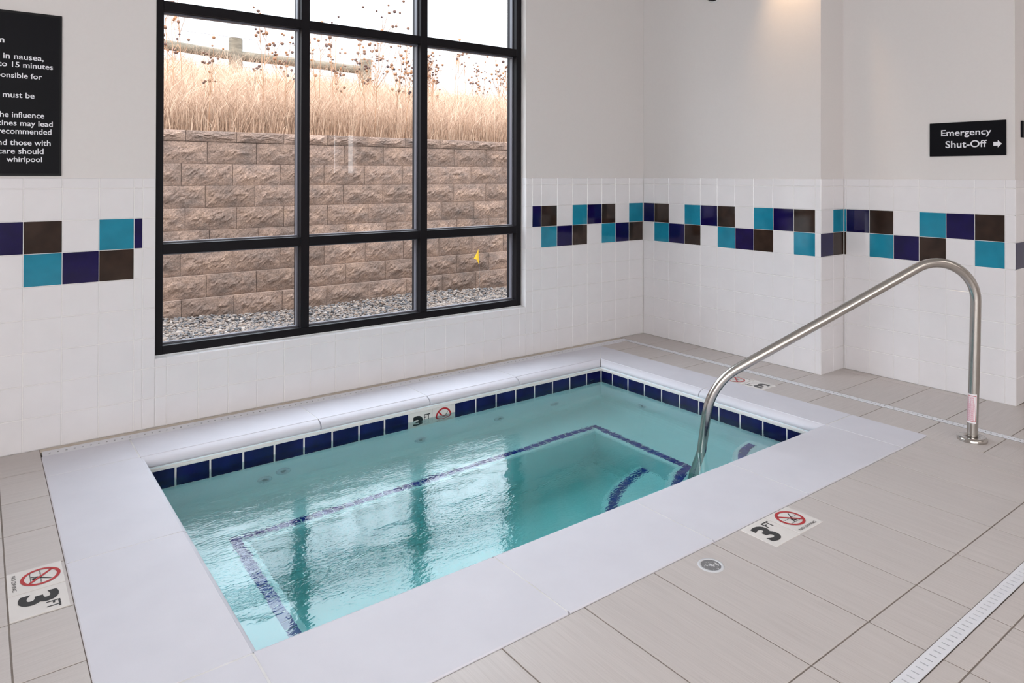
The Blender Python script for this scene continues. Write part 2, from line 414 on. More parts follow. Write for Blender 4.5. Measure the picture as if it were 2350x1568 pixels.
def strip(mb, edges, fix, axis, n, phases, z_lo=0.0, z_hi=CAP):
    """edges along +x (axis 'x', y fixed) or along -y (axis 'y', x fixed)"""
    for (a, b_), ph in zip(zip(edges[:-1], edges[1:]), phases):
        if axis == 'x': column(mb, (a, fix, 0), (1, 0, 0), n, b_ - a, ph, z_lo, z_hi)
        else: column(mb, (fix, b_, 0), (0, 1, 0), n, a - b_, ph, z_lo, z_hi)
NB = (0, -1, 0); NR = (-1, 0, 0)
t = MB()
XL0 = -4.2485
left_edges = [XL0 + k * P for k in range(-20, 4)]
strip(t, left_edges + [-3.744], 0, 'x', NB, [(k + 1) % 4 for k in range(-21, 4)][1:])
strip(t, [-3.744, X0], 0, 'x', NB, [None])
under = [X0] + [XL0 + k * P for k in range(4, 20) if XL0 + k * P < X1 - 0.02] + [X1]
strip(t, under, 0, 'x', NB, [None] * 40, 0, SILL)
right_edges = [X1, -1.183] + [-1.0989 + k * P for k in range(7)] + [-0.004]
strip(t, right_edges, 0, 'x', NB, [None, 0, 1, 2, 3, 0, 1, 2, 3])
t.box(XW, X0 - 0.001, 0.0022, g + 0.001, 0, CAP - 0.003, 4); t.box(X1 + 0.001, 0, 0.0022, g + 0.001, 0, CAP - 0.003, 4); t.box(X0 - 0.002, X1 + 0.002, 0.0022, g + 0.001, 0, SILL - 0.004, 4)
# tiled returns of the window opening
for z0_, z1_ in [(SILL, 0.6193), (0.6193, 0.7743), (0.7743, 0.9293), (0.9293, 1.0843), (1.0843, 1.2393), (1.2393, CAP)]:
    t.tile((X1 - 0.001, 0.056, z0_ + .001), (0, -1, 0), (0, 0, 1), (-1, 0, 0), 0.054, z1_ - z0_ - .002, 0.003, 0.001, 0)
for a, b_ in zip(under[:-1], under[1:]):
    t.tile((a + .001, 0.002, SILL), (1, 0, 0), (0, 1, 0), (0, 0, 1), b_ - a - .002, 0.054, 0.003, 0.001, 0)
o = t.build('tile_wainscot', WM, wall_back)
t = MB()
re = [-0.002, -0.1179] + [-0.1179 - k * P for k in range(1, 10)] + [YC1]
strip(t, re, 0, 'y', NR, [0, 1, 2, 3, 0, 1, 2, 3, 0, 1, None])
strip(t, [0, P, XS - 0.002], YC1, 'x', NB, [2, 3])
se = [YC1 - 0.001, -1.5716] + [-1.5716 - k * P for k in range(1, 7)] + [YC2]
strip(t, se, XS, 'y', NR, [3, 0, 1, 2, 3, 0, 1, None])
strip(t, [XS + k * P for k in range(0, 9)], YC2, 'x', NB, [2, 3, 0, 1, 2, 3, 0, 1])
t.box(0.0022, g + .001, YC1 + 0.0022, 0, 0, CAP - .003, 4); t.box(0.0022, XS + .003, YC1 + 0.0022, YC1 + g + .001, 0, CAP - .003, 4)
t.box(XS + .0022, XS + g + .001, YC2 + .0022, YC1, 0, CAP - .003, 4); t.box(XS + .0022, XS + 8 * P, YC2 + .0022, YC2 + g + .001, 0, CAP - .003, 4)
t.build('tile_wainscot', WM, wall_right)

# ------------------------------------------------------------------ floor
OX0, OX1, OY0, OY1 = -4.180, -0.605, -2.455, -0.120     # outer edges of the coping
TX0, TX1, TY0, TY1 = -3.790, -0.920, -2.030, -0.447      # pool wall faces
DRX0, DRX1 = -0.322, -0.280                                # side drain
DFY0, DFY1 = -3.209, -3.167                                # front drain
DBY0, DBY1 = -0.112, -0.046                                # back drain
f = MB()
for bx_ in [(XW, OX0 + .1, YN, 0.0), (OX0, OX1, YN, OY0 + .1), (OX1 - .1, XE, YN, 0.0), (OX0, OX1, OY1 - .1, 0.0)]:
    f.box(bx_[0], bx_[1], bx_[2], bx_[3], -0.25, -0.022, 3)
gz = -0.0018
def gbox(x0, x1, y0, y1, mi=2): f.box(x0, x1, y0, y1, -0.024, gz, mi)
gbox(XW, OX0, DFY1, 0.0); gbox(XW, XE, YN, DFY0); gbox(OX0, DRX0, DFY1, OY0); gbox(OX1, DRX0, OY0, DBY0); gbox(DRX1, XE, DFY1, 0.0); gbox(DRX0, DRX1, DFY1, -2.95 )
f.box(OX0, OX1, DBY1, 0.0, -0.024, -0.0006, 4)         # beige joint against the window wall
f.box(OX1, DRX1, DBY1, 0.0, -0.024, gz, 4)
def ft(x0, x1, y0, y1, mi, gq=0.0048):
    if x1 - x0 < 0.012 or y1 - y0 < 0.012: return
    f.tile((x0 + gq / 2, y0 + gq / 2, 0), (1, 0, 0), (0, 1, 0), (0, 0, 1), x1 - x0 - gq, y1 - y0 - gq, 0.015, 0.0007, mi, 0.0001)
rows_x = [OX1 - 0.021 - 0.159] + [-0.785 - 0.3095 * k - 0.3095 for k in range(0, 24)]
ex = [-0.626, -0.785] + [-0.785 - 0.3095 * k for k in range(1, 22)]
ybands = [(-3.008, OY0), (DFY1, -3.008), (-3.272, DFY0)] + [(-3.272 - 0.61 * (k + 1), -3.272 - 0.61 * k) for k in range(9)]
for a, b_ in zip(ex[1:], ex[:-1]):
    for y0, y1 in ybands:
        if b_ <= OX0 + 0.02 and y1 > -3.1 and y1 == OY0: y1 = OY0
        ft(a, b_, max(y0, YN), y1, 0)
# beside the pool on the right: planks run along x
ey = [-0.2985, -0.600] + [-0.900 - 0.3015 * k for k in range(0, 7)] + [-3.012]
ey = [DBY0 - 0.004] + ey
for a, b_ in zip(ey[1:], ey[:-1]):
    ft(OX1 if a > OY0 else -0.626, DRX0 - 0.004, max(a, -3.0), b_, 1)
ey2 = [0.0] + ey[1:]
for a, b_ in zip(ey2[1:], ey2[:-1]):
    xr = 0.0 if a > YC1 else (0.215 if a > -2.5 else 0.345)
    ft(DRX1 + 0.012, xr, a, b_, 1)
    if a < YC1 and b_ > YC2: ft(xr, XS, max(a, YC2), b_, 1)
    if a < YC2:
        for x0_, x1_ in ((xr, 0.96), (0.96, 1.57), (1.57, XE)): ft(x0_, x1_, a, min(b_, YC2 - 0.002), 1)
for k in range(1, 20):
    y1 = -3.012 - 0.3015 * (k - 1)
    ft(-0.626, DRX0, y1 - 0.3015, y1, 1) if y1 - 0.3015 > YN else None
    for xx in (-0.28, 0.33, 0.94, 1.55): ft(xx, min(xx + 0.61, XE), y1 - 0.3015, y1, 1) if y1 - 0.3015 > YN else None
# left of the pool
ly = [0.0, -0.285] + [-0.285 - 0.3077 * k for k in range(1, 8)] + [OY0]
for a, b_ in zip(ly[1:], ly[:-1]):
    ft(-4.3435, OX0, a, b_, 1)
    for xx in (-4.9535, -5.5635, -6.1735, -6.7835, -7.3935): ft(xx, xx + 0.61, a, b_, 1)
floor = struct(f.build('floor', [M_FY, M_FX, M_FGROUT, M_SLAB, M_BGROUT]))

# ------------------------------------------------------------------ window
win = struct(empty('window_1', ((X0 + X1) / 2, 0.1, SILL)))
WO = win.location.copy()
def wpart(name, mb, m): return off(mb, WO).build(name, m, win)
FY0, FY1, GY = 0.056, 0.170, 0.112
def bar(x0, x1, z0, z1, y0=FY0, y1=FY1, bev=0.0015):
    mb = MB(); mb.box(x0, x1, y0, y1, z0, z1, 0, bev); return mb
MX = [-2.868, -2.060]; FWD = 0.0255
wpart('jamb', bar(X0 + 0.002, X0 + 0.045, SILL + .001, HEAD), M_FRAME); wpart('jamb', bar(X1 - 0.047, X1 - 0.003, SILL + .001, HEAD), M_FRAME)
wpart('head_rail', bar(X0 + 0.045, X1 - 0.047, HEAD - 0.05, HEAD), M_FRAME); wpart('sill_rail', bar(X0 + 0.045, X1 - 0.047, SILL + .001, SILL + 0.05), M_FRAME)
for x in MX: wpart('mullion', bar(x - FWD, x + FWD, SILL + .05, HEAD - .05), M_FRAME)
cols = [(X0 + 0.045, MX[0] - FWD), (MX[0] + FWD, MX[1] - FWD), (MX[1] + FWD, X1 - 0.047)]
RZ = [(0.887, 0.940), (2.176, 2.229)]
rowsz = [(SILL + .05, RZ[0][0]), (RZ[0][1], RZ[1][0]), (RZ[1][1], HEAD - .05)]
for x0, x1 in cols:
    for z0, z1 in RZ: wpart('transom', bar(x0, x1, z0, z1), M_FRAME)
    for z0, z1 in rowsz:
        s_ = MB(); e = 0.009; y0, y1 = GY - 0.014, GY + 0.014
        s_.box(x0, x0 + e, y0, y1, z0, z1); s_.box(x1 - e, x1, y0, y1, z0, z1)
        s_.box(x0 + e, x1 - e, y0, y1, z0, z0 + e); s_.box(x0 + e, x1 - e, y0, y1, z1 - e, z1)
        wpart('glazing_stop', s_, M_STOP)
        p_ = MB(); p_.add([(x0 + .004, GY, z0 + .004), (x1 - .004, GY, z0 + .004), (x1 - .004, GY, z1 - .004), (x0 + .004, GY, z1 - .004)], [(0, 1, 2, 3)])
        wpart('pane', p_, M_GLASS)
ck = MB()
ck.tube([(X0 + .002, FY0 - .003, SILL + .002), (-3.2, FY0 - .004, SILL + .004), (-2.6, FY0 - .003, SILL + .002), (-2.0, FY0 - .004, SILL + .003), (X1, FY0 - .003, SILL + .002)], 0.005, 8)
wpart('caulk_bead', ck, M_CAULK)

# ------------------------------------------------------------------ spa pool
spa = empty('spa_pool', ((TX0 + TX1) / 2, (TY0 + TY1) / 2, -0.11))
tag(spa, 'sunken rectangular whirlpool spa with white coping, navy waterline tiles and benches', 'spa pool')
SO = spa.location.copy()
def part(name, mb, m, parent=None, o=None): return off(mb, SO if o is None else o).build(name, m, parent or spa)
ZT = 0.004
IN = dict(L=-3.818, R=-0.872, F=-2.070, B=-0.394)      # where the rounded nose starts
NOSE = dict(L=0.022, R=0.044, F=0.030, B=0.044); B_ = 0.033
def nose(A_):      # (delta past the nose start, z) from the crisp top arris, round the face, to the underside
    pts = []
    for i in range(12):
        th = math.radians(14 + 92 * i / 11)
        pts.append((A_ * (math.sin(th) - math.sin(math.radians(14))) / (1 - math.sin(math.radians(14))), ZT - 0.0012 - B_ * (math.cos(math.radians(14)) - math.cos(th))))
    q_ = A_ / 0.044
    return [(0.0, ZT)] + pts[0:] + [(0.0395 * q_, ZT - 0.0465), (0.0425 * q_, ZT - 0.0485), (0.0425 * q_, ZT - 0.0525), (0.038 * q_, ZT - 0.054)]
def stone(side, a, b_, ea, eb):
    """one coping stone along a side between a and b_; ends 's' straight, 'c' square against a corner stone, 'm' mitred"""
    W_ = {'L': IN['L'] - OX0, 'R': OX1 - IN['R'], 'F': IN['F'] - OY0, 'B': OY1 - IN['B']}[side]
    prof = [(-W_, -0.03), (-W_, ZT - .003), (-W_ + .003, ZT)] + nose(NOSE[side])
    prof.append((0.0, -0.06))
    oa, ob_ = {'F': 'LR', 'B': 'LR', 'L': 'FB', 'R': 'FB'}[side]; ra, rb = NOSE[oa] / NOSE[side], NOSE[ob_] / NOSE[side]
    gq = 0.0032
    rings = []
    for end, pos, sg, rq in ((ea, a, 1, ra), (eb, b_, -1, rb)):
        ring = []
        for d, z in prof:
            if end == 's': q = pos + sg * gq
            elif end == 'c': q = pos + sg * (gq if d <= 0 else max(gq, d * rq))
            else: q = pos + sg * (d + gq)
            if side == 'F': ring.append((q, IN['F'] + d, z))
            elif side == 'B': ring.append((q, IN['B'] - d, z))
            elif side == 'L': ring.append((IN['L'] + d, q, z))
            else: ring.append((IN['R'] - d, q, z))
        rings.append(ring)
    n = len(prof); mb = MB()
    fs = [(k, (k + 1) % n, n + (k + 1) % n, n + k) for k in range(n)]
    mb.add(rings[0] + rings[1], fs, 0, False)
    mb.add(rings[0], [tuple(range(n))]); mb.add(rings[1], [tuple(range(n))[::-1]])
    ob = part('coping_stone', mb, M_COPING)
    me = ob.data
    for i in range(4, 4 + 11): me.polygons[i].use_smooth = True
    return ob
fr_j = [IN['L'], -3.01, -2.32, -1.70, IN['R']]
for i in range(4): stone('F', fr_j[i], fr_j[i + 1], 'c' if i == 0 else 's', 'c' if i == 3 else 's')
bk_j = [IN['L'], -2.965, -2.30, -1.64, IN['R']]
for i in range(4): stone('B', bk_j[i], bk_j[i + 1], 'c' if i == 0 else 's', 'm' if i == 3 else 's')
lf_j = [IN['F'], -1.245, IN['B']]
for i in range(2): stone('L', lf_j[i], lf_j[i + 1], 'c' if i == 0 else 's', 'c' if i == 1 else 's')
rt_j = [IN['F'], -1.285, IN['B']]
for i in range(2): stone('R', rt_j[i], rt_j[i + 1], 'c' if i == 0 else 's', 'm' if i == 1 else 's')
for x0, x1, y0, y1 in [(OX0, IN['L'], OY0, IN['F']), (IN['R'], OX1, OY0, IN['F']), (OX0, IN['L'], IN['B'], OY1)]:
    mb = MB(); mb.box(x0 + (.0 if x0 == OX0 else .0022), x1 - (.0 if x1 == OX1 else .0022), y0 + (.0 if y0 == OY0 else .0022), y1 - (.0 if y1 == OY1 else .0022), -0.03, ZT, 0, 0.0025)
    part('coping_stone', mb, M_COPING)
mb = MB()       # mortar bed seen in the joints
for x0, x1, y0, y1 in [(OX0 + .01, IN['L'], OY0 + .01, OY1 - .01), (IN['R'], OX1 - .01, OY0 + .01, OY1 - .01), (IN['L'], IN['R'], OY0 + .01, IN['F']), (IN['L'], IN['R'], IN['B'], OY1 - .01)]:
    mb.box(x0, x1, y0, y1, -0.05, ZT - 0.0012)
part('mortar_bed', mb, M_CGROUT)
# basin shell: walls, cove, bench on three sides, floor
WZ, BZ, FZ = -0.110, -0.555, -1.02
BL, BB, BR = 0.335, 0.412, 0.455          # bench widths
prof = [(0, 0, -0.04), (0, 0, BZ + 0.09)]
for i in range(1, 6):
    th = math.pi / 2 * i / 5; prof.append((0.09 * (1 - math.cos(th)), 1, BZ + 0.09 * (1 - math.sin(th))))
prof += [('e', -0.02, BZ), ('e', -0.006, BZ - 0.006), ('e', 0, BZ - 0.02), ('e', 0, FZ + 0.08), ('e', 0.025, FZ + 0.02), ('e', 0.09, FZ)]
mb = MB(); ring = []
WI = 0.006
for d, k, z in prof:
    if d == 'e': dl, db, dr = BL + k, BB + k, BR + k
    else: dl = db = dr = d - WI
    ring.append([(TX0 + dl, TY0 - WI, z), (TX0 + dl, TY1 - db, z), (TX1 - dr, TY1 - db, z), (TX1 - dr, TY0 - WI, z)])
for i in range(len(ring) - 1):
    for j in range(3):
        mb.add([ring[i][j], ring[i][j + 1], ring[i + 1][j + 1], ring[i + 1][j]], [(0, 1, 2, 3)], 0, False)
mb.add(ring[-1], [(0, 1, 2, 3)])
mb.add([(TX0 - WI, TY0 - WI, -.04), (TX1 + WI, TY0 - WI, -.04), (TX1 + WI, TY0 - WI, FZ - .02), (TX0 - WI, TY0 - WI, FZ - .02)], [(0, 1, 2, 3)])
part('basin', mb, M_PLASTER)
# waterline tiles
NT, NZ = -0.060, -0.212
def wl_tiles(mb, o_, u, n, edges, skip=()):
    for i in range(len(edges) - 1):
        if i in skip: continue
        w = edges[i + 1] - edges[i]
        if w < 0.01: continue
        base = Vector(o_) + Vector(u) * (edges[i] + 0.0022)
        mb.tile((base.x, base.y, NZ), u, (0, 0, 1), n, w - 0.0044, NT - NZ + random.uniform(-.0015, .0012), 0.006, 0.0035, 0, 0.0004)
mb = MB()
bj = [TX0] + [-3.6765 + 0.1540 * k for k in range(0, 18)] + [TX1]
rep = [i for i in range(len(bj) - 1) if -2.46 < bj[i] < -2.18]
wl_tiles(mb, (0, TY1, 0), (1, 0, 0), (0, -1, 0), bj, rep)
rj = [-(TY1) ] + [0.556 + 0.1464 * k for k in range(0, 11)] + [-TY0]
for i in range(len(rj) - 1):
    w = rj[i + 1] - rj[i]
    if w > 0.01: mb.tile((TX1, -rj[i + 1] + .0022, NZ), (0, 1, 0), (0, 0, 1), (-1, 0, 0), w - .0044, NT - NZ + random.uniform(-.0015, .0012), 0.006, 0.0035, 0, 0.0004)
for k in range(11):
    y0 = TY0 + k * 0.1467; mb.tile((TX0, y0 + .002, NZ), (0, 1, 0), (0, 0, 1), (1, 0, 0), 0.1423, NT - NZ, 0.006, .0035, 0, .0004)
for k in range(19):
    x0 = TX0 + k * 0.15236; mb.tile((x0 + .002, TY0, NZ), (1, 0, 0), (0, 0, 1), (0, 1, 0), 0.148, NT - NZ, 0.006, .0035, 0, .0004)
part('waterline_tiles', mb, M_POOLNAVY)
mb = MB()       # white grout behind and above the tiles
mb.box(TX0 - .02, TX1 + .02, TY1 + .0015, TY1 + .03, NZ - .004, -0.048); mb.box(TX1 + .0015, TX1 + .03, TY0 - .02, TY1 + .02, NZ - .004, -0.048)
mb.box(TX0 - .03, TX0 - .0015, TY0 - .02, TY1 + .02, NZ - .004, -0.048); mb.box(TX0 - .02, TX1 + .02, TY0 - .03, TY0 - .0015, NZ - .004, -0.048)
mb.box(TX0, TX1, TY1 - .003, TY1 + .01, -0.059, -0.047); mb.box(TX1 - .003, TX1 + .01, TY0, TY1, -0.059, -0.047)
_fz = [(0.004, -0.0475), (-0.001, -0.054), (-0.0025, -0.0605), (0.004, -0.062)]     # sloping fillet above the tiles
def fil(pts_):
    mb.add(pts_[0] + pts_[1], [(0, 1, 5, 4), (1, 2, 6, 5), (2, 3, 7, 6)], 0, False)
fil([[(TX0 - .01, TY1 + .004 + q[0] + .004, q[1]) for q in _fz], [(TX1 + .01, TY1 + .004 + q[0] + .004, q[1]) for q in _fz]])
fil([[(TX1 + .004 + q[0] + .004, TY0 - .01, q[1]) for q in _fz], [(TX1 + .004 + q[0] + .004, TY1 + .01, q[1]) for q in _fz]])
part('grout_band', mb, M_GROUT)
# blue tiles along the bench edge
mb = MB(); ST = 0.046; edge = 0.030
xl = TX0 + BL - edge; xr = TX1 - BR + edge; yb = TY1 - BB + edge
def flat_tile(mb, c, ang, w, h, z):
    u = Vector((math.cos(ang), math.sin(ang), 0)); v = Vector((-math.sin(ang), math.cos(ang), 0))
    mb.tile(Vector((c[0], c[1], z + 0.002)) - u * w / 2 - v * h / 2, u, v, (0, 0, 1), w, h, 0.005, 0.0012, 0)
n_ = int((xr - xl + 2 * ST) / 0.052); dx = (xr - xl + 2 * ST) / n_
for k in range(n_): flat_tile(mb, (xl - ST + dx * (k + .5), yb + ST / 2), 0, dx - .004, ST, BZ)
arc2_y = -2.10 + math.sqrt(0.60 ** 2 - (xr + 1.2) ** 2)
y = yb - 0.026
while y > arc2_y - 0.03: flat_tile(mb, (xr + ST / 2, y), 0, ST, 0.048, BZ); y -= 0.052
y = yb - 0.026
while y > TY0 + 0.03: flat_tile(mb, (xl - ST / 2, y), 0, ST, 0.048, BZ); y -= 0.052
part('bench_edge_tiles', mb, M_EDGEBLUE)
# curved entry steps in the near right corner, each edged with blue tile
for (cx, R, z, zb_) in [(-0.92, 0.437, -0.345, BZ - .01), (-1.20, 0.60, BZ + .0005, FZ - .01), (-1.30, 0.855, -0.765, FZ - .01)]:
    R2 = R + edge; cy = -2.10; mb = MB(); n = 40
    prof_ = [(R2, zb_), (R2, z - .02), (R2 - .006, z - .006), (R2 - .02, z), (R2 - ST - .06, z)]
    rows_ = []
    for rr, zz in prof_:
        row = []
        for k in range(n + 1):
            a = math.pi * k / n
            row.append((min(cx + rr * math.cos(a), TX1 + WI), max(cy + rr * math.sin(a), TY0 - WI), zz))
        rows_.append(row)
    for i in range(len(rows_) - 1):
        for k in range(n):
            mb.add([rows_[i][k], rows_[i][k + 1], rows_[i + 1][k + 1], rows_[i + 1][k]], [(0, 1, 2, 3)], 0, False)
    mb.add(rows_[-1], [tuple(range(n + 1))])
    st = part('step', mb, M_PLASTER)
    mb = MB(); da = 0.052 / R
    a = da / 2
    while a < math.pi:
        rm = R - ST / 2; px, py = cx + rm * math.cos(a), cy + rm * math.sin(a)
        inb = px < TX1 - .02 and py > TY0 + .02
        if R == 0.60 and px > xr + 0.005: inb = False
        if R == 0.855 and px > xr - .01: inb = False
        if inb: flat_tile(mb, (px, py), a, ST, 0.048, z)
        a += da
    off(mb, SO).build('step_edge_tiles', M_EDGEBLUE, st)
# jets
for x, z in [(-3.262, -0.405), (-3.169, -0.36), (-2.366, -0.425), (-1.805, -0.42), (-1.346, -0.43)]:
    mb = MB(); mb.lathe([(0.036, 0), (0.036, .006), (0.03, .012), (0.017, .012), (0.014, .004)], 24, 0, (x, TY1 + WI, z), (0, -1, 0)); j = part('jet', mb, M_JET)
    mb = MB(); mb.lathe([(0.0138, 0.0), (0.0136, .0055)], 16, 0, (x, TY1 + WI, z), (0, -1, 0)); part('nozzle', mb, M_HOLE, j)
mb = MB(); mb.lathe([(0.036, 0), (0.036, .006), (0.03, .012), (0.017, .012), (0.014, .004)], 24, 0, (TX1 + WI, -0.83, -0.42), (-1, 0, 0)); j = part('jet', mb, M_JET)
mb = MB(); mb.lathe([(0.0138, 0.0), (0.0136, .0055)], 16, 0, (TX1 + WI, -0.83, -0.42), (-1, 0, 0)); part('nozzle', mb, M_HOLE, j)
# water
mb = MB(); mb.add([(TX0 - .004, TY0 - .004, WZ), (TX1 + .004, TY0 - .004, WZ), (TX1 + .004, TY1 + .004, WZ), (TX0 - .004, TY1 + .004, WZ)], [(0, 1, 2, 3)])
wat = mb.build('spa_water', M_WATER); tag(wat, 'clear teal water filling the whirlpool spa, reflecting the window', 'water', kind='stuff')

# ------------------------------------------------------------------ depth markers
def frame_pts(o, u, v): 
    o, u, v = Vector(o), Vector(u), Vector(v); n = u.cross(v)
    return lambda a, b_, c=0.0: o + u * a + v * b_ + n * c
def three_ft(o, u, v, label, h=0.153):
    e = empty('depth_marker_tile', o); tag(e, label, 'depth marker', 'three foot depth markers'); Q = frame_pts((0, 0, 0), u, v); n = Vector(u).cross(Vector(v))
    mb = MB(); mb.tile(Q(0.001, 0.001), u, v, n, 0.151, h - .002, 0.006, 0.0008); mb.build('tile_face', M_MARKER, e)
    text_mesh('3', 'numeral', Q(0.024, 0.024), u, v, 0.067, 0.106, M_INK, e, offset=0.035, lift=0.0006)
    text_mesh('FT', 'lettering', Q(0.097, 0.094), u, v, 0.042, 0.036, M_INK, e, offset=0.012, lift=0.0006)
    return e
def no_dive(o, u, v, label, h=0.153):
    e = empty('no_diving_tile', o); tag(e, label, 'warning tile', 'no diving tiles'); Q = frame_pts((0, 0, 0), u, v); n = Vector(u).cross(Vector(v))
    mb = MB(); mb.tile(Q(0.001, 0.001), u, v, n, 0.151, h - .002, 0.006, 0.0008); mb.build('tile_face', M_MARKER, e)
    cx, cy, R, r = 0.075, 0.090, 0.055, 0.0445; lift = 0.0006
    # diver, waterline and pool floor
    mb = MB(); q = lambda a, b_: Q(cx + a, cy + b_, lift)
    mb.poly([q(0.006, 0.002), q(0.010, -0.003), q(0.031, 0.027), q(0.029, 0.029)])            # legs
    mb.poly([q(0.004, 0.004), q(-0.006, -0.008), q(0.000, -0.013), q(0.011, -0.002)])        # trunk
    mb.poly([q(-0.006, -0.008), q(-0.012, -0.026), q(-0.007, -0.026), q(-0.001, -0.012)])    # arm
    mb.poly([q(0.001, -0.011), q(0.014, -0.020), q(0.014, -0.023), q(-0.001, -0.015)])       # other arm
    mb.poly([q(0.004 + .005 * math.cos(k * math.pi / 5), -0.0195 + .005 * math.sin(k * math.pi / 5)) for k in range(10)])
    for a0, a1 in ((-0.042, -0.008), (0.010, 0.042)):
        m_ = 12
        for k in range(m_):
            x0 = a0 + (a1 - a0) * k / m_; x1 = a0 + (a1 - a0) * (k + 1) / m_
            z0 = 0.0016 * math.sin(k * 1.57); z1 = 0.0016 * math.sin((k + 1) * 1.57)
            mb.poly([q(x0, z0 - .0009), q(x1, z1 - .0009), q(x1, z1 + .0009), q(x0, z0 + .0009)])
    mb.poly([q(-0.034, -0.0285), q(0.034, -0.0285), q(0.034, -0.0268), q(-0.034, -0.0268)])
    mb.build('diver_symbol', M_INK, e)
    mb = MB(); m_ = 48
    for k in range(m_):
        a, b_ = 2 * math.pi * k / m_, 2 * math.pi * (k + 1) / m_
        mb.poly([Q(cx + R * math.cos(a), cy + R * math.sin(a), .001), Q(cx + R * math.cos(b_), cy + R * math.sin(b_), .001), Q(cx + r * math.cos(b_), cy + r * math.sin(b_), .001), Q(cx + r * math.cos(a), cy + r * math.sin(a), .001)])
    d = 0.046 * 0.7071; w = 0.0045 * 0.7071
    mb.poly([Q(cx - d - w, cy + d - w, .001), Q(cx + d - w, cy - d - w, .001), Q(cx + d + w, cy - d + w, .001), Q(cx - d + w, cy + d + w, .001)])
    mb.build('prohibition_ring', M_RED, e)
    text_mesh('NO DIVING', 'lettering', Q(0.022, 0.013), u, v, 0.108, 0.0115, M_INK, e, offset=0.008, lift=lift)
    return e
zt = 0.0014
three_ft((-2.175, -2.610, zt), (1, 0, 0), (0, 1, 0), '3 FT depth tile in the floor by the near spa edge and round cap')
no_dive((-2.020, -2.610, zt), (1, 0, 0), (0, 1, 0), 'red ring no diving tile in the floor at the near edge of the spa')
no_dive((-4.3425, -1.203, zt), (0, -1, 0), (1, 0, 0), 'red ring no diving tile in the floor at the left end of the spa')
three_ft((-4.3425, -1.358, zt), (0, -1, 0), (1, 0, 0), '3 FT depth tile in the floor at the left end of the spa')
three_ft((-0.4495, -1.516, zt), (0, 1, 0), (-1, 0, 0), '3 FT depth tile lying behind the handrail next to the slotted side drain')
no_dive((-0.4495, -1.361, zt), (0, 1, 0), (-1, 0, 0), 'red ring no diving tile lying behind the handrail next to the slotted side drain')
three_ft((bj[rep[0]], TY1 - 0.0015, NZ), (1, 0, 0), (0, 0, 1), '3 FT depth tile in the navy waterline band, half under water')
no_dive((bj[rep[1]], TY1 - 0.0015, NZ), (1, 0, 0), (0, 0, 1), 'red ring no diving tile in the navy waterline band, half under water')

# ------------------------------------------------------------------ drains
def grate(mb, a0, a1, b0, b1, pitch, slot, slot_len, swap=False):
    """slotted strip; length a0..a1, width b0..b1"""
    z1 = 0.0022; z0 = -0.001
    def bx(p0, p1, q0, q1):
        if swap: mb.box(q0, q1, p0, p1, z0, z1)
        else: mb.box(p0, p1, q0, q1, z0, z1)
    c = (b0 + b1) / 2; bx(a0, a1, b0, c - slot_len / 2); bx(a0, a1, c + slot_len / 2, b1)
    a = a0
    while a < a1:
        bx(a, min(a + pitch - slot, a1), c - slot_len / 2, c + slot_len / 2); a += pitch
dr = empty('trench_drain', (-0.301, -1.4, 0)); tag(dr, 'narrow white slotted trench drain running along the window wall and right side of the spa', 'drain')
mb = MB(); grate(mb, OX0 + 0.005, DRX1, OY1 + .0005, DBY1, 0.0335, 0.0085, 0.013); grate(mb, -5.2, DBY0 + .008, DRX0, DRX1, 0.0252, 0.0065, 0.015, True)
off(mb, dr.location).build('grate', M_DRAIN, dr)
mb = MB(); mb.box(OX0 + .005, DRX1, OY1 + .001, DBY1, -0.022, -0.012); mb.box(DRX0 - .004, DRX1 + .012, -5.2, DBY1, -0.022, -0.008)
off(mb, dr.location).build('channel', M_CHANNEL_SHADE, dr)
dr = empty('trench_drain', (-2.0, -3.188, 0)); tag(dr, 'wide white slotted trench drain crossing the floor in the foreground', 'drain')
mb = MB(); grate(mb, XW + 0.3, -0.33, DFY0 + .001, DFY1 - .001, 0.0268, 0.0042, 0.0200); off(mb, dr.location).build('grate', M_DRAIN, dr)
mb = MB(); mb.box(XW + .3, -0.33, DFY0 - .003, DFY1 + .003, -0.022, -0.008); off(mb, dr.location).build('channel', M_CHANNEL_SHADE, dr)
cap = empty('deck_cap', (-2.455, -2.543, 0)); tag(cap, 'round worn grey deck cap with white rim set in the floor near the spa', 'deck cap')
mb = MB(); mb.lathe([(0.044, 0.0002), (0.043, .0016), (0.034, .0020), (0.0335, .0010)], 40); mb.build('rim', M_PVC, cap)
mb = MB(); mb.lathe([(0.0333, 0.0002), (0.0330, .0014)], 36); mb.build('disc', M_CAPGREY, cap)
mb = MB()
pts = []
for k in range(12):
    r_ = 0.010 if k % 2 == 0 else 0.0045; a = k * math.pi / 6; pts.append((r_ * math.cos(a), r_ * math.sin(a), 0.0019))
mb.poly(pts); mb.build('screw', M_PVC, cap)

# ------------------------------------------------------------------ handrail
HA = Vector((-0.482, -2.612, 0)); HE = Vector((-0.73396, 0.67920, 0))
hr = empty('handrail', HA); tag(hr, 'polished steel pipe handrail sloping from the floor down into the spa', 'handrail')
def fillet(p, c, q, R, n=16):
    p, c, q = Vector(p), Vector(c), Vector(q); d1 = (p - c).normalized(); d2 = (q - c).normalized()
    half = math.acos(max(-1, min(1, d1.dot(d2)))) / 2; T = R / math.tan(half)
    bis = (d1 + d2).normalized(); ctr = c + bis * (R / math.sin(half))
    a, b_ = c + d1 * T - ctr, c + d2 * T - ctr; ang = math.acos(max(-1, min(1, a.dot(b_) / (R * R))))
    return [ctr + (a * math.sin((1 - k / n) * ang) + b_ * math.sin(k / n * ang)) / math.sin(ang) for k in range(n + 1)]
c1 = (-0.024, 1.019); c2 = (1.268, 0.240); low = (1.372, -0.552)
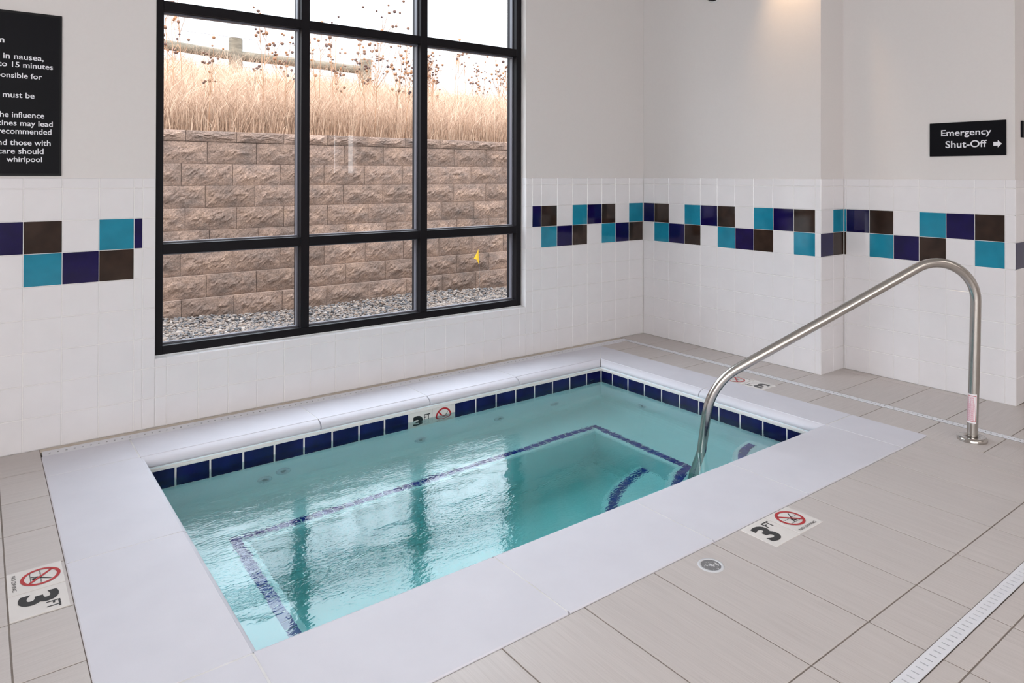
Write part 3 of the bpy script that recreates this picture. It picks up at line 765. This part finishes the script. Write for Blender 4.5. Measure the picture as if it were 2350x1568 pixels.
prof2 = [Vector((0, 0.002)), Vector((-0.010, 0.35))] + fillet((-0.012, 0.45), c1, c2, 0.181) + [Vector((0.6, 0.6424))] + fillet(c1, c2, low, 0.333) + [Vector((1.338, -0.29)), Vector(low)]
prof2[-3 - 0] = prof2[-3]
pts3 = [HE * p.x + Vector((0, 0, p.y)) for p in prof2]
# resample straight pieces so the tube stays even
mb = MB(); mb.tube(pts3, 0.0238, 28); mb.build('rail', M_STEEL, hr)
mb = MB(); mb.lathe([(0.066, 0.0003), (0.066, .012), (0.061, .0185), (0.029, .0195), (0.0275, .012)], 48); mb.build('base_flange', M_STEEL, hr)
mb = MB(); mb.lathe([(0.05, 0.0), (0.05, .010), (0.030, .012)], 32, 0, HE * low[0] + Vector((0, 0, BZ + .001))); mb.build('base_flange', M_STEEL, hr)
# sticker wrapped on the post
view = (Vector((CAM.x, CAM.y, 0)) - HA); va = math.atan2(view.y, view.x)
def wrap(mb, a0, a1, z0, z1, r, mi, n=14):
    for k in range(n):
        q0, q1 = a0 + (a1 - a0) * k / n, a0 + (a1 - a0) * (k + 1) / n
        def pt(a, z):
            s = -0.010 * z / 0.35; c = HE * s
            return (c.x + r * math.cos(a), c.y + r * math.sin(a), z)
        mb.add([pt(q0, z0), pt(q1, z0), pt(q1, z1), pt(q0, z1)], [(0, 1, 2, 3)], mi, True)
lb = MB(); A0, A1 = va - 1.75, va + 0.62       # angles: larger = towards the right in view
wrap(lb, A0, A1, 0.088, 0.232, 0.0242, 0); 
lab = lb.build('warning_label', [M_PAPER], hr); lab['label'] = 'white sticker with red border and fine red print'
lb = MB()
wrap(lb, A0, A1 - .12, 0.097, 0.0995, 0.0245, 0); wrap(lb, A0, A1 - .12, 0.221, 0.2235, 0.0245, 0); wrap(lb, A1 - .20, A1 - .12, 0.097, 0.2235, 0.0245, 0, 2)
lb.build('label_border', M_RED, lab)
lb = MB()
a = A0 + 0.2
k = 0
while a < A1 - 0.35:
    z = 0.102 + (0.002 if k % 2 else 0.0); top = 0.217 - (0.03 if k % 4 == 3 else 0.0)
    while z < top:
        ln = random.uniform(0.003, 0.010); wrap(lb, a, a + 0.055, z, min(z + ln, top), 0.0245, 0, 1); z += ln + 0.0016
    a += 0.115; k += 1
lb.build('fine_print', M_PINK, lab)

# ------------------------------------------------------------------ signs
def sign_y(x0, x1, z0, z1, label, y=g):      # on the window wall, facing -y
    e = empty('sign', ((x0 + x1) / 2, y, z0)); 
    mb = MB(); mb.box(x0, x1, y - 0.010, y - 0.0005, z0, z1, 0, 0.0012); off(mb, e.location).build('board', M_SIGNEDGE, e)
    mb = MB(); mb.box(x0 + .009, x1 - .009, y - 0.0112, y - 0.008, z0 + .011, z1 - .011, 0, 0.0005); off(mb, e.location).build('face', M_BLACKSIGN, e)
    return e
rs = sign_y(-4.84, -4.099, 1.300, 2.071, ''); rs.name = 'rules_sign'
tag(rs, 'large black spa rules sign with white text above the tiles by the window', 'sign')
lines = [('Caution', -4.325, 1.916, 0.021), ('result in nausea,', -4.172, 1.846, .021), ('up to 15 minutes', -4.135, 1.807, .021), ('responsible for', -4.179, 1.756, .021), ('must be', -4.208, 1.665, .021),
         ('the influence', -4.169, 1.573, .021), ('medicines may lead', -4.135, 1.533, .021), ('not recommended', -4.140, 1.496, .021), ('and those with', -4.143, 1.443, .021), ('care should', -4.171, 1.403, .021), ('whirlpool', -4.177, 1.364, .021)]
lines[0] = ('Maximum', -4.325, 1.917, .021)
hgt = {'Maximum': (0.0285, 0.0, 0.163), 'result in nausea,': (0.031, .005, 0.262), 'up to 15 minutes': (.033, .007, .259), 'responsible for': (.033, .0065, .222), 'must be': (.0265, 0, .122), 'the influence': (.0265, 0, .185),
       'medicines may lead': (.033, .0065, .288), 'not recommended': (.0265, 0, .268), 'and those with': (.0265, 0, .222), 'care should': (.0265, 0, .176), 'whirlpool': (.033, .0065, .138)}
for s_, xr_, zb_, _x in lines:
    h_, de, w_ = hgt[s_]
    ob = text_mesh(s_, 'lettering', Vector((xr_ - w_, g - 0.0115, zb_ - de)) - rs.location, (1, 0, 0), (0, 0, 1), w_, h_, M_LETTER, rs, offset=0.012 if s_ != 'Maximum' else 0.035, lift=0.0003)
es = empty('emergency_sign', (XS + g, -2.305, 1.43)); tag(es, 'black sign reading Emergency Shut-Off with a white arrow', 'sign')
mb = MB(); mb.box(XS + g - 0.010, XS + g - .0005, -2.509, -2.101, 1.430, 1.634, 0, 0.0015); off(mb, es.location).build('board', M_BLACKSIGN, es)
U, V = (0, -1, 0), (0, 0, 1)
text_mesh('Emergency', 'lettering', Vector((XS + g - .0102, -2.167, 1.541)) - es.location, U, V, 0.269, 0.049, M_LETTER, es, offset=0.012, lift=0.0004)
text_mesh('Shut-Off', 'lettering', Vector((XS + g - .0102, -2.191, 1.480)) - es.location, U, V, 0.222, 0.042, M_LETTER, es, offset=0.012, lift=0.0004)
mb = MB(); ax_ = XS + g - .0107; yy = -2.446; zc = 1.497
mb.add([(ax_, yy, zc - .011), (ax_, yy - .022, zc - .011), (ax_, yy - .022, zc - .022), (ax_, yy - .043, zc), (ax_, yy - .022, zc + .022), (ax_, yy - .022, zc + .011), (ax_, yy, zc + .011)], [(0, 1, 2, 3, 4, 5, 6)])
off(mb, es.location).build('arrow', M_LETTER, es)
s2 = empty('wall_sign', (0.46, YC2 + g, 1.534)); tag(s2, 'edge of a small black sign on the far right wall, cut by the frame', 'sign')
mb = MB(); mb.box(0.384, 0.54, YC2 + g - .010, YC2 + g - .0005, 1.534, 1.630, 0, 0.0015); off(mb, s2.location).build('board', M_BLACKSIGN, s2)

# ------------------------------------------------------------------ ceiling panels added as room fill, downlight, wall fixture
for (x, y) in PANELS:
    e = empty('added_ceiling_light', (x, y, CEIL)); tag(e, 'flat white ceiling panel light added unseen to brighten the pool room', 'added ceiling light', 'added ceiling panel lights')
    mb = MB(); 
    for bx_ in [(-.62, -.60, -.62, .62), (.60, .62, -.62, .62), (-.60, .60, -.62, -.60), (-.60, .60, .60, .62)]: mb.box(bx_[0], bx_[1], bx_[2], bx_[3], -0.045, -0.0005)
    mb.build('frame', M_WHITEMETAL, e)
    mb = MB(); mb.box(-.60, .60, -.60, .60, -0.035, -0.012); mb.build('diffuser', M_PANEL, e)
e = empty('recessed_downlight', (-0.26, -1.36, CEIL)); tag(e, 'recessed ceiling downlight close to the right wall', 'downlight')
mb = MB(); mb.lathe([(0.085, -0.0005), (0.085, -.006), (0.062, -.008), (0.060, -.0010)], 32); mb.build('trim_ring', M_WHITEMETAL, e)
sl = bpy.data.lights.new('downlight_lamp', 'SPOT'); sl.energy = 24; sl.color = (1.0, 0.66, 0.36); sl.spot_size = math.radians(58); sl.spot_blend = 1.0; sl.shadow_soft_size = 0.04
so = bpy.data.objects.new('lamp', sl); COL.objects.link(so); so.parent = e; so.location = (0, 0, -0.03); so.rotation_euler = (0, math.radians(-27), 0)
e = empty('wall_speaker', (g, -0.712, 2.688)); tag(e, 'dark rounded fixture high on the right wall, cut by the top edge', 'wall fixture')
mb = MB(); mb.lathe([(0.075, 0.0), (0.075, .01), (0.07, .014)], 28, 0, (0, 0, 0), (-1, 0, 0)); mb.build('back_plate', M_WHITEMETAL, e)
mb = MB(); mb.lathe([(0.066, .012), (0.066, .03), (0.058, .05), (0.04, .066), (0.015, .074)], 28, 0, (0, 0, 0), (-1, 0, 0)); mb.build('dome', M_FRAME, e)

# ------------------------------------------------------------------ outdoors
mb = MB(); mb.box(XW - 3, 6, 0.2, 0.26, -0.4, CEIL + 1.2)
ext = MB(); ext.box(XW - 2, X0 - .02, 0.2, 0.24, -0.4, CEIL + 1.0); ext.box(X1 + .02, 6, 0.2, 0.24, -0.4, CEIL + 1.0); ext.box(X0 - .02, X1 + .02, 0.2, 0.24, -0.4, SILL - .03); ext.box(X0 - .02, X1 + .02, 0.2, 0.24, HEAD + .02, CEIL + 1.0)
struct(ext.build('wall_exterior', M_EXTWALL))
def gz_(x, y): return -0.015 - 0.012 * (x + 3) + 0.02 * math.sin(x * 2.1 + y)
mb = MB(); nx, ny = 40, 16
vs = []
for i in range(nx + 1):
    for j in range(ny + 1):
        x = -8 + 14 * i / nx; y = 0.2 + 2.95 * j / ny; vs.append((x, y, gz_(x, y) - 0.008))
mb.add(vs, [(i * (ny + 1) + j, (i + 1) * (ny + 1) + j, (i + 1) * (ny + 1) + j + 1, i * (ny + 1) + j + 1) for i in range(nx) for j in range(ny)], 0, True)
struct(mb.build('ground', M_SOIL))

def big_mesh(name, verts, faces, m, smooth=True):
    """verts (n,3), faces (m,k) numpy arrays"""
    me = bpy.data.meshes.new(name); k = faces.shape[1]
    me.vertices.add(len(verts)); me.vertices.foreach_set('co', verts.astype(np.float32).ravel())
    me.loops.add(faces.size); me.loops.foreach_set('vertex_index', faces.astype(np.int32).ravel())
    me.polygons.add(len(faces)); me.polygons.foreach_set('loop_start', np.arange(0, faces.size, k, dtype=np.int32))
    me.polygons.foreach_set('loop_total', np.full(len(faces), k, dtype=np.int32))
    me.update(calc_edges=True)
    me.polygons.foreach_set('use_smooth', np.full(len(faces), smooth))
    me.materials.append(m)
    o = bpy.data.objects.new(name, me); COL.objects.link(o); return o
def ico(sub):
    ph = (1 + 5 ** .5) / 2
    v = [(-1, ph, 0), (1, ph, 0), (-1, -ph, 0), (1, -ph, 0), (0, -1, ph), (0, 1, ph), (0, -1, -ph), (0, 1, -ph), (ph, 0, -1), (ph, 0, 1), (-ph, 0, -1), (-ph, 0, 1)]
    f = [(0, 11, 5), (0, 5, 1), (0, 1, 7), (0, 7, 10), (0, 10, 11), (1, 5, 9), (5, 11, 4), (11, 10, 2), (10, 7, 6), (7, 1, 8), (3, 9, 4), (3, 4, 2), (3, 2, 6), (3, 6, 8), (3, 8, 9), (4, 9, 5), (2, 4, 11), (6, 2, 10), (8, 6, 7), (9, 8, 1)]
    v = [Vector(p).normalized() for p in v]
    for _ in range(sub):
        cache = {}; nf = []
        def mid(a, b_):
            k = (min(a, b_), max(a, b_))
            if k not in cache: cache[k] = len(v); v.append(((v[a] + v[b_]) / 2).normalized())
            return cache[k]
        for a, b_, c in f:
            ab, bc, ca = mid(a, b_), mid(b_, c), mid(c, a); nf += [(a, ab, ca), (b_, bc, ab), (c, ca, bc), (ab, bc, ca)]
        f = nf
    return np.array([p[:] for p in v]), np.array(f)
# pebbles
def pebbles(n, sub, xr_, yr_):
    bv, bf = ico(sub); k = len(bv)
    x = rng.uniform(*xr_, n); y = rng.uniform(*yr_, n)
    r = rng.uniform(0.0065, 0.0145, n) * (1 + 0.6 * (rng.random(n) > 0.93))
    sc = np.stack([r * rng.uniform(.8, 1.35, n), r * rng.uniform(.8, 1.35, n), r * rng.uniform(.55, .9, n)], 1)
    a = rng.uniform(0, 6.28, n); jit = rng.uniform(0.85, 1.15, (n, k, 1))
    p = bv[None] * jit * sc[:, None]
    ca, sa = np.cos(a)[:, None], np.sin(a)[:, None]
    px = p[..., 0] * ca - p[..., 1] * sa; py = p[..., 0] * sa + p[..., 1] * ca
    tilt = rng.uniform(-.5, .5, n)[:, None]; pz = p[..., 2] + px * tilt * 0.5
    gz = -0.015 - 0.012 * (x + 3) + 0.02 * np.sin(x * 2.1 + y) + rng.uniform(-0.006, 0.014, n) + 0.05 * np.clip((y - 2.4) / 0.5, 0, 1)
    V_ = np.stack([px + x[:, None], py + y[:, None], pz + gz[:, None]], -1).reshape(-1, 3)
    F_ = (bf[None] + (np.arange(n) * k)[:, None, None]).reshape(-1, 3)
    return V_, F_
V1, F1 = pebbles(26000, 1, (-3.75, 1.45), (1.1, 2.765))
gr = big_mesh('gravel', V1, F1, M_STONE); tag(gr, 'grey and tan river gravel strip between the window and block wall', 'gravel', kind='stuff')
# retaining wall of split-face blocks
rw = empty('retaining_wall', (-1.0, 3.0, 0)); tag(rw, 'tan split-face block retaining wall outside the window', 'retaining wall')
RO = rw.location.copy()
def block(mb, x0, x1, z0, z1, yf, depth, amp):
    nx_, nz_ = 22, 10
    gx = np.linspace(0, 1, nx_ + 1); gz2 = np.linspace(0, 1, nz_ + 1)
    coarse = rng.normal(0, 1, (6, 4)); fine = rng.normal(0, 1, (nz_ + 1, nx_ + 1)); mid_ = rng.normal(0, 1, (12, 7))
    def interp(c, u, w):
        a = u * (c.shape[0] - 1.001); b_ = w * (c.shape[1] - 1.001); i, j = int(a), int(b_); fa, fb = a - i, b_ - j
        return (c[i, j] * (1 - fa) + c[i + 1, j] * fa) * (1 - fb) + (c[i, j + 1] * (1 - fa) + c[i + 1, j + 1] * fa) * fb
    vs = []
    for j in range(nz_ + 1):
        for i in range(nx_ + 1):
            u, w = gx[i], gz2[j]; e_ = min(1, 5 * min(u, 1 - u, (w * 0.45), (1 - w) * 0.45) + 0.05) if 0 < u < 1 and 0 < w < 1 else 0
            d = e_ * (0.014 + amp * (interp(coarse, u, w) * 0.42 + interp(mid_, u, w) * 0.62 + fine[j, i] * 0.36))
            vs.append((x0 + (x1 - x0) * u, yf - max(d, -0.003), z0 + (z1 - z0) * w))
    W2 = nx_ + 1
    fs = [(j * W2 + i, j * W2 + i + 1, (j + 1) * W2 + i + 1, (j + 1) * W2 + i) for j in range(nz_) for i in range(nx_)]
    o_ = len(vs); vs += [(x0, yf + depth, z0), (x1, yf + depth, z0), (x1, yf + depth, z1), (x0, yf + depth, z1)]
    tl, tr = nz_ * W2, nz_ * W2 + nx_
    fs += [tuple(range(tl, tr + 1)) + (o_ + 2, o_ + 3), tuple(range(nx_, -1, -1)) + (o_, o_ + 1), tuple(j * W2 for j in range(nz_ + 1)) + (o_ + 3, o_), tuple(j * W2 + nx_ for j in range(nz_, -1, -1)) + (o_ + 1, o_ + 2)]
    mb.add(vs, fs, 0, False)
cz = [1.62 - 0.2062 * k for k in range(0, 10)]
mb = MB()
for k in range(9):
    z1, z0 = cz[k], cz[k + 1]; yf = 3.010 - 0.013 * (k + 1) - (0.03 if k >= 6 else 0) - (0.03 if k >= 7 else 0)
    x = -7.05 + (0 if k % 2 == 0 else 0.228) + random.uniform(-.05, .05) + (-0.146 if k == 1 else 0)
    x = -2.927 - 9 * 0.457 + (0.228 if k % 2 == 0 else 0) + (0 if k < 2 else random.uniform(-.03, .03))
    while x < 3.6:
        block(mb, x + .0022, x + .457 - .0022, z0 + .0012, z1 - .0012, yf, 0.22, 0.0085); x += 0.457
off(mb, RO).build('block_courses', M_BLOCK, rw)
mb = MB(); x = -7.0
while x < 3.6:
    block(mb, x + .002, x + .457 - .002, 1.622, 1.722, 2.992, 0.28, 0.007); x += 0.457
off(mb, RO).build('cap_course', M_BLOCK, rw)
mb = MB(); mb.box(-7.2, 4.0, 3.18, 3.3, -0.3, 1.66); off(mb, RO).build('backfill_core', M_BLOCKEDGE, rw)
# utility flag
fl = empty('marking_flag', (0.232, 2.74, 0.0)); tag(fl, 'small yellow utility marking flag in the gravel by the block wall', 'flag')
mb = MB(); mb.tube([(0.0, 0, -0.04), (0.0, 0, .2), (-0.014, 0, .455)], 0.0016, 6); mb.build('wire', M_WIRE, fl)
mb = MB(); fpts = [(-0.014, 0, .455), (-0.036, .012, .40), (-0.068, .02, .345), (-0.04, .006, .335), (-0.006, 0, .275), (-0.008, 0, .36)]
mb.add(fpts + [(p[0], p[1] + .0012, p[2]) for p in fpts], [(0, 1, 2, 3, 4, 5), (11, 10, 9, 8, 7, 6)] + [(i, (i + 1) % 6, 6 + (i + 1) % 6, 6 + i) for i in range(6)]); mb.build('flag_cloth', M_FLAG, fl)

# bank
def bank(x, y):
    t_ = np.clip((y - 3.2) / 5.8, 0, 1.0)
    z = 1.66 + 1.21 * t_ ** 0.95 - 0.040 * (x + 2.0) * t_
    return z - np.clip(y - 9.3, 0, 9) * 0.25 + 0.03 * np.sin(x * 1.7 + y * 1.3)
nx, ny = 60, 50; gx = np.linspace(-9, 14, nx + 1); gy = np.linspace(3.2, 14, ny + 1)
GX, GY2 = np.meshgrid(gx, gy, indexing='ij'); VB = np.stack([GX, GY2, bank(GX, GY2)], -1).reshape(-1, 3)
ii, jj = np.meshgrid(np.arange(nx), np.arange(ny), indexing='ij'); ii = ii.ravel(); jj = jj.ravel()
FB = np.stack([ii * (ny + 1) + jj, (ii + 1) * (ny + 1) + jj, (ii + 1) * (ny + 1) + jj + 1, ii * (ny + 1) + jj + 1], 1)
bk = big_mesh('hillside', VB, FB, M_BANK); struct(bk)
def blades(n):
    y = 3.38 + 6.1 * rng.random(n) ** 1.25
    w = (y + 4.03)
    lo = -4.42 + w * 0.12 - 1.0; hi = -4.42 + w * 0.86 + 1.0
    x = lo + (hi - lo) * rng.random(n)
    h = rng.uniform(0.12, 0.55, n) * (1 + 0.5 * (rng.random(n) > 0.88)); wd = rng.uniform(0.0012, 0.0032, n) * (1 + 0.07 * (y - 3))
    a = rng.uniform(0, 3.14159, n); ux, uy = np.cos(a) * wd, np.sin(a) * wd
    lx, ly_ = rng.normal(0, .30, n) * h * (1 + 1.1 * (rng.random(n) > .7)), rng.normal(0, .22, n) * h
    bend = rng.uniform(0.2, 0.6, n)
    z = bank(x, y) - 0.02
    V_ = np.zeros((n, 5, 3))
    for i, (s_, ww) in enumerate(((0, 1.0), (0.55, .8))):
        V_[:, 2 * i, 0] = x - ux * ww + lx * s_ * bend; V_[:, 2 * i, 1] = y - uy * ww + ly_ * s_ * bend; V_[:, 2 * i, 2] = z + h * s_
        V_[:, 2 * i + 1, 0] = x + ux * ww + lx * s_ * bend; V_[:, 2 * i + 1, 1] = y + uy * ww + ly_ * s_ * bend; V_[:, 2 * i + 1, 2] = z + h * s_
    V_[:, 4, 0] = x + lx; V_[:, 4, 1] = y + ly_; V_[:, 4, 2] = z + h
    b0 = (np.arange(n) * 5)[:, None]
    F_ = np.concatenate([b0 + np.array([[0, 1, 3]]), b0 + np.array([[0, 3, 2]]), b0 + np.array([[2, 3, 4]])], 0)
    return V_.reshape(-1, 3), F_
V2, F2 = blades(150000)
dg_ = big_mesh('dry_grass', V2, F2, M_GRASS, False); tag(dg_, 'dense tall dry straw-coloured grass covering the bank above the block wall', 'grass', kind='stuff')

# dry weeds with seed heads
def make_weed(h, branches, seed, spread):
    R_ = random.Random(seed); e = empty('dry_weed', (0, 0, 0))
    mb = MB(); lean = (R_.uniform(-.10, .10) * h, R_.uniform(-.08, .08) * h)
    trunk = [Vector((lean[0] * (s_ ** 1.5), lean[1] * (s_ ** 1.5), h * s_)) for s_ in (0, .25, .5, .75, 1)]
    mb.tube([trunk[0] - Vector((0, 0, .05))] + trunk[1:], [.006, .005, .0042, .0032, .0022], 5)
    heads = [(trunk[-1], R_.uniform(.018, .025))]
    for k in range(branches):
        s_ = R_.uniform(.42, .95); i = min(3, int(s_ * 4)); fr_ = s_ * 4 - i; p0 = trunk[i].lerp(trunk[i + 1], fr_)
        a = R_.uniform(0, 6.28); ln = h * R_.uniform(.10, .30) * spread
        p1 = p0 + Vector((math.cos(a) * ln * .45, math.sin(a) * ln * .35, ln * .6)); p2 = p0 + Vector((math.cos(a) * ln * .6, math.sin(a) * ln * .45, ln * 1.15))
        mb.tube([p0, p1, p2], [.003, .0022, .0014], 4); heads.append((p2, R_.uniform(.013, .022)))
        if R_.random() < .55:
            p3 = p1 + Vector((R_.uniform(-.06, .06), R_.uniform(-.05, .05), R_.uniform(.04, .10))); mb.tube([p1, p3], [.0018, .0012], 4); heads.append((p3, R_.uniform(.011, .018)))
    mb.build('stem', M_STEM, e)
    for p, r_ in heads:
        hb = MB(); hb.ball((0, 0, 0), r_, 0, 7, 4, R_.uniform(.75, 1.0)); hb.build('seed_head', M_SEED, e, p)
    return e
def dup(root, loc, rz):
    r = root.copy(); COL.objects.link(r); r.location = loc; r.rotation_euler = (0, 0, rz)
    for ch in list(root.children):
        c = ch.copy(); COL.objects.link(c); c.parent = r
    return r
protos = [make_weed(h, b_, sd, sp) for h, b_, sd, sp in [(1.15, 7, 1, .9), (0.95, 9, 2, 1.0), (1.30, 5, 3, .8), (0.85, 11, 4, 1.2), (1.05, 8, 5, 1.0)]]
spots = []
RW = random.Random(21)
for k in range(15): spots.append((RW.uniform(-3.1, -0.9), RW.uniform(3.35, 4.6)))
for k in range(25): spots.append((RW.uniform(-0.9, 1.9), RW.uniform(3.35, 5.2)))
for k in range(8): spots.append((RW.uniform(0.6, 3.4), RW.uniform(5.0, 7.2)))
used = set()
for k, (x, y) in enumerate(spots):
    p = protos[k % 5]; z = float(bank(np.array(x), np.array(y))) - 0.01
    if k % 5 not in used and k < 5:
        used.add(k % 5); o = p; o.location = (x, y, z); o.rotation_euler = (0, 0, RW.uniform(0, 6.28))
    else: o = dup(p, (x, y, z), RW.uniform(0, 6.28)); s_ = RW.uniform(.85, 1.12); o.scale = (s_, s_, s_)
    tag(o, 'slender dry weed with small round brown seed heads on the grassy bank outside', 'weed', 'dry seed-head weeds on the bank')
bw = make_weed(1.28, 22, 77, 1.5); bw.location = (-0.775, 3.42, float(bank(np.array(-0.775), np.array(3.42))) - .01); bw.name = 'dry_weed'
tag(bw, 'bushiest branching dry weed, rising just behind the block wall below the right fence post', 'weed')
# fence
fe = empty('rail_fence', (0.4, 8.8, 2.8)); tag(fe, 'weathered wooden post and rail fence on top of the grassy hill', 'fence'); FO = fe.location.copy()
for px_, zt_ in [(-3.27, 3.83), (-0.81, 3.715), (1.66, 3.59)]:
    zg = float(bank(np.array(px_), np.array(8.8))); mb = MB()
    mb.lathe([(0.118, zg - .1), (0.116, zt_ - .02), (0.108, zt_)], 14, 0, (px_, 8.8, 0)); off(mb, FO).build('post', M_WOOD, fe)
for (xa, za), (xb, zb2) in [((-3.27, 3.545), (-0.81, 3.40)), ((-0.81, 3.40), (1.66, 3.40))]:
    if xb > 1: za, zb2 = 3.41, 3.37
    mb = MB(); mb.tube([(xa, 8.8, za), ((xa + xb) / 2, 8.79, (za + zb2) / 2 + .005), (xb, 8.8, zb2)], [.088, .082, .080], 12); off(mb, FO).build('rail', M_WOOD, fe)
for dz0, dz1 in [(3.72, 3.56), (3.20, 3.10)]:
    mb = MB(); pts = [(-3.3 + 0.6 * i, 8.68, dz0 + .06 + (dz1 - dz0 - .12) * (i / 15) - .02 * math.sin(i * .8)) for i in range(16)]
    mb.tube(pts, 0.004, 5)
    for i in range(15):
        for q in (0.0, .5): 
            p = Vector(pts[i]).lerp(Vector(pts[i + 1]), q); mb.tube([p + Vector((-.01, 0, -.02)), p + Vector((.01, 0, .02))], .003, 4)
    off(mb, FO).build('barbed_wire', M_WIRE, fe)
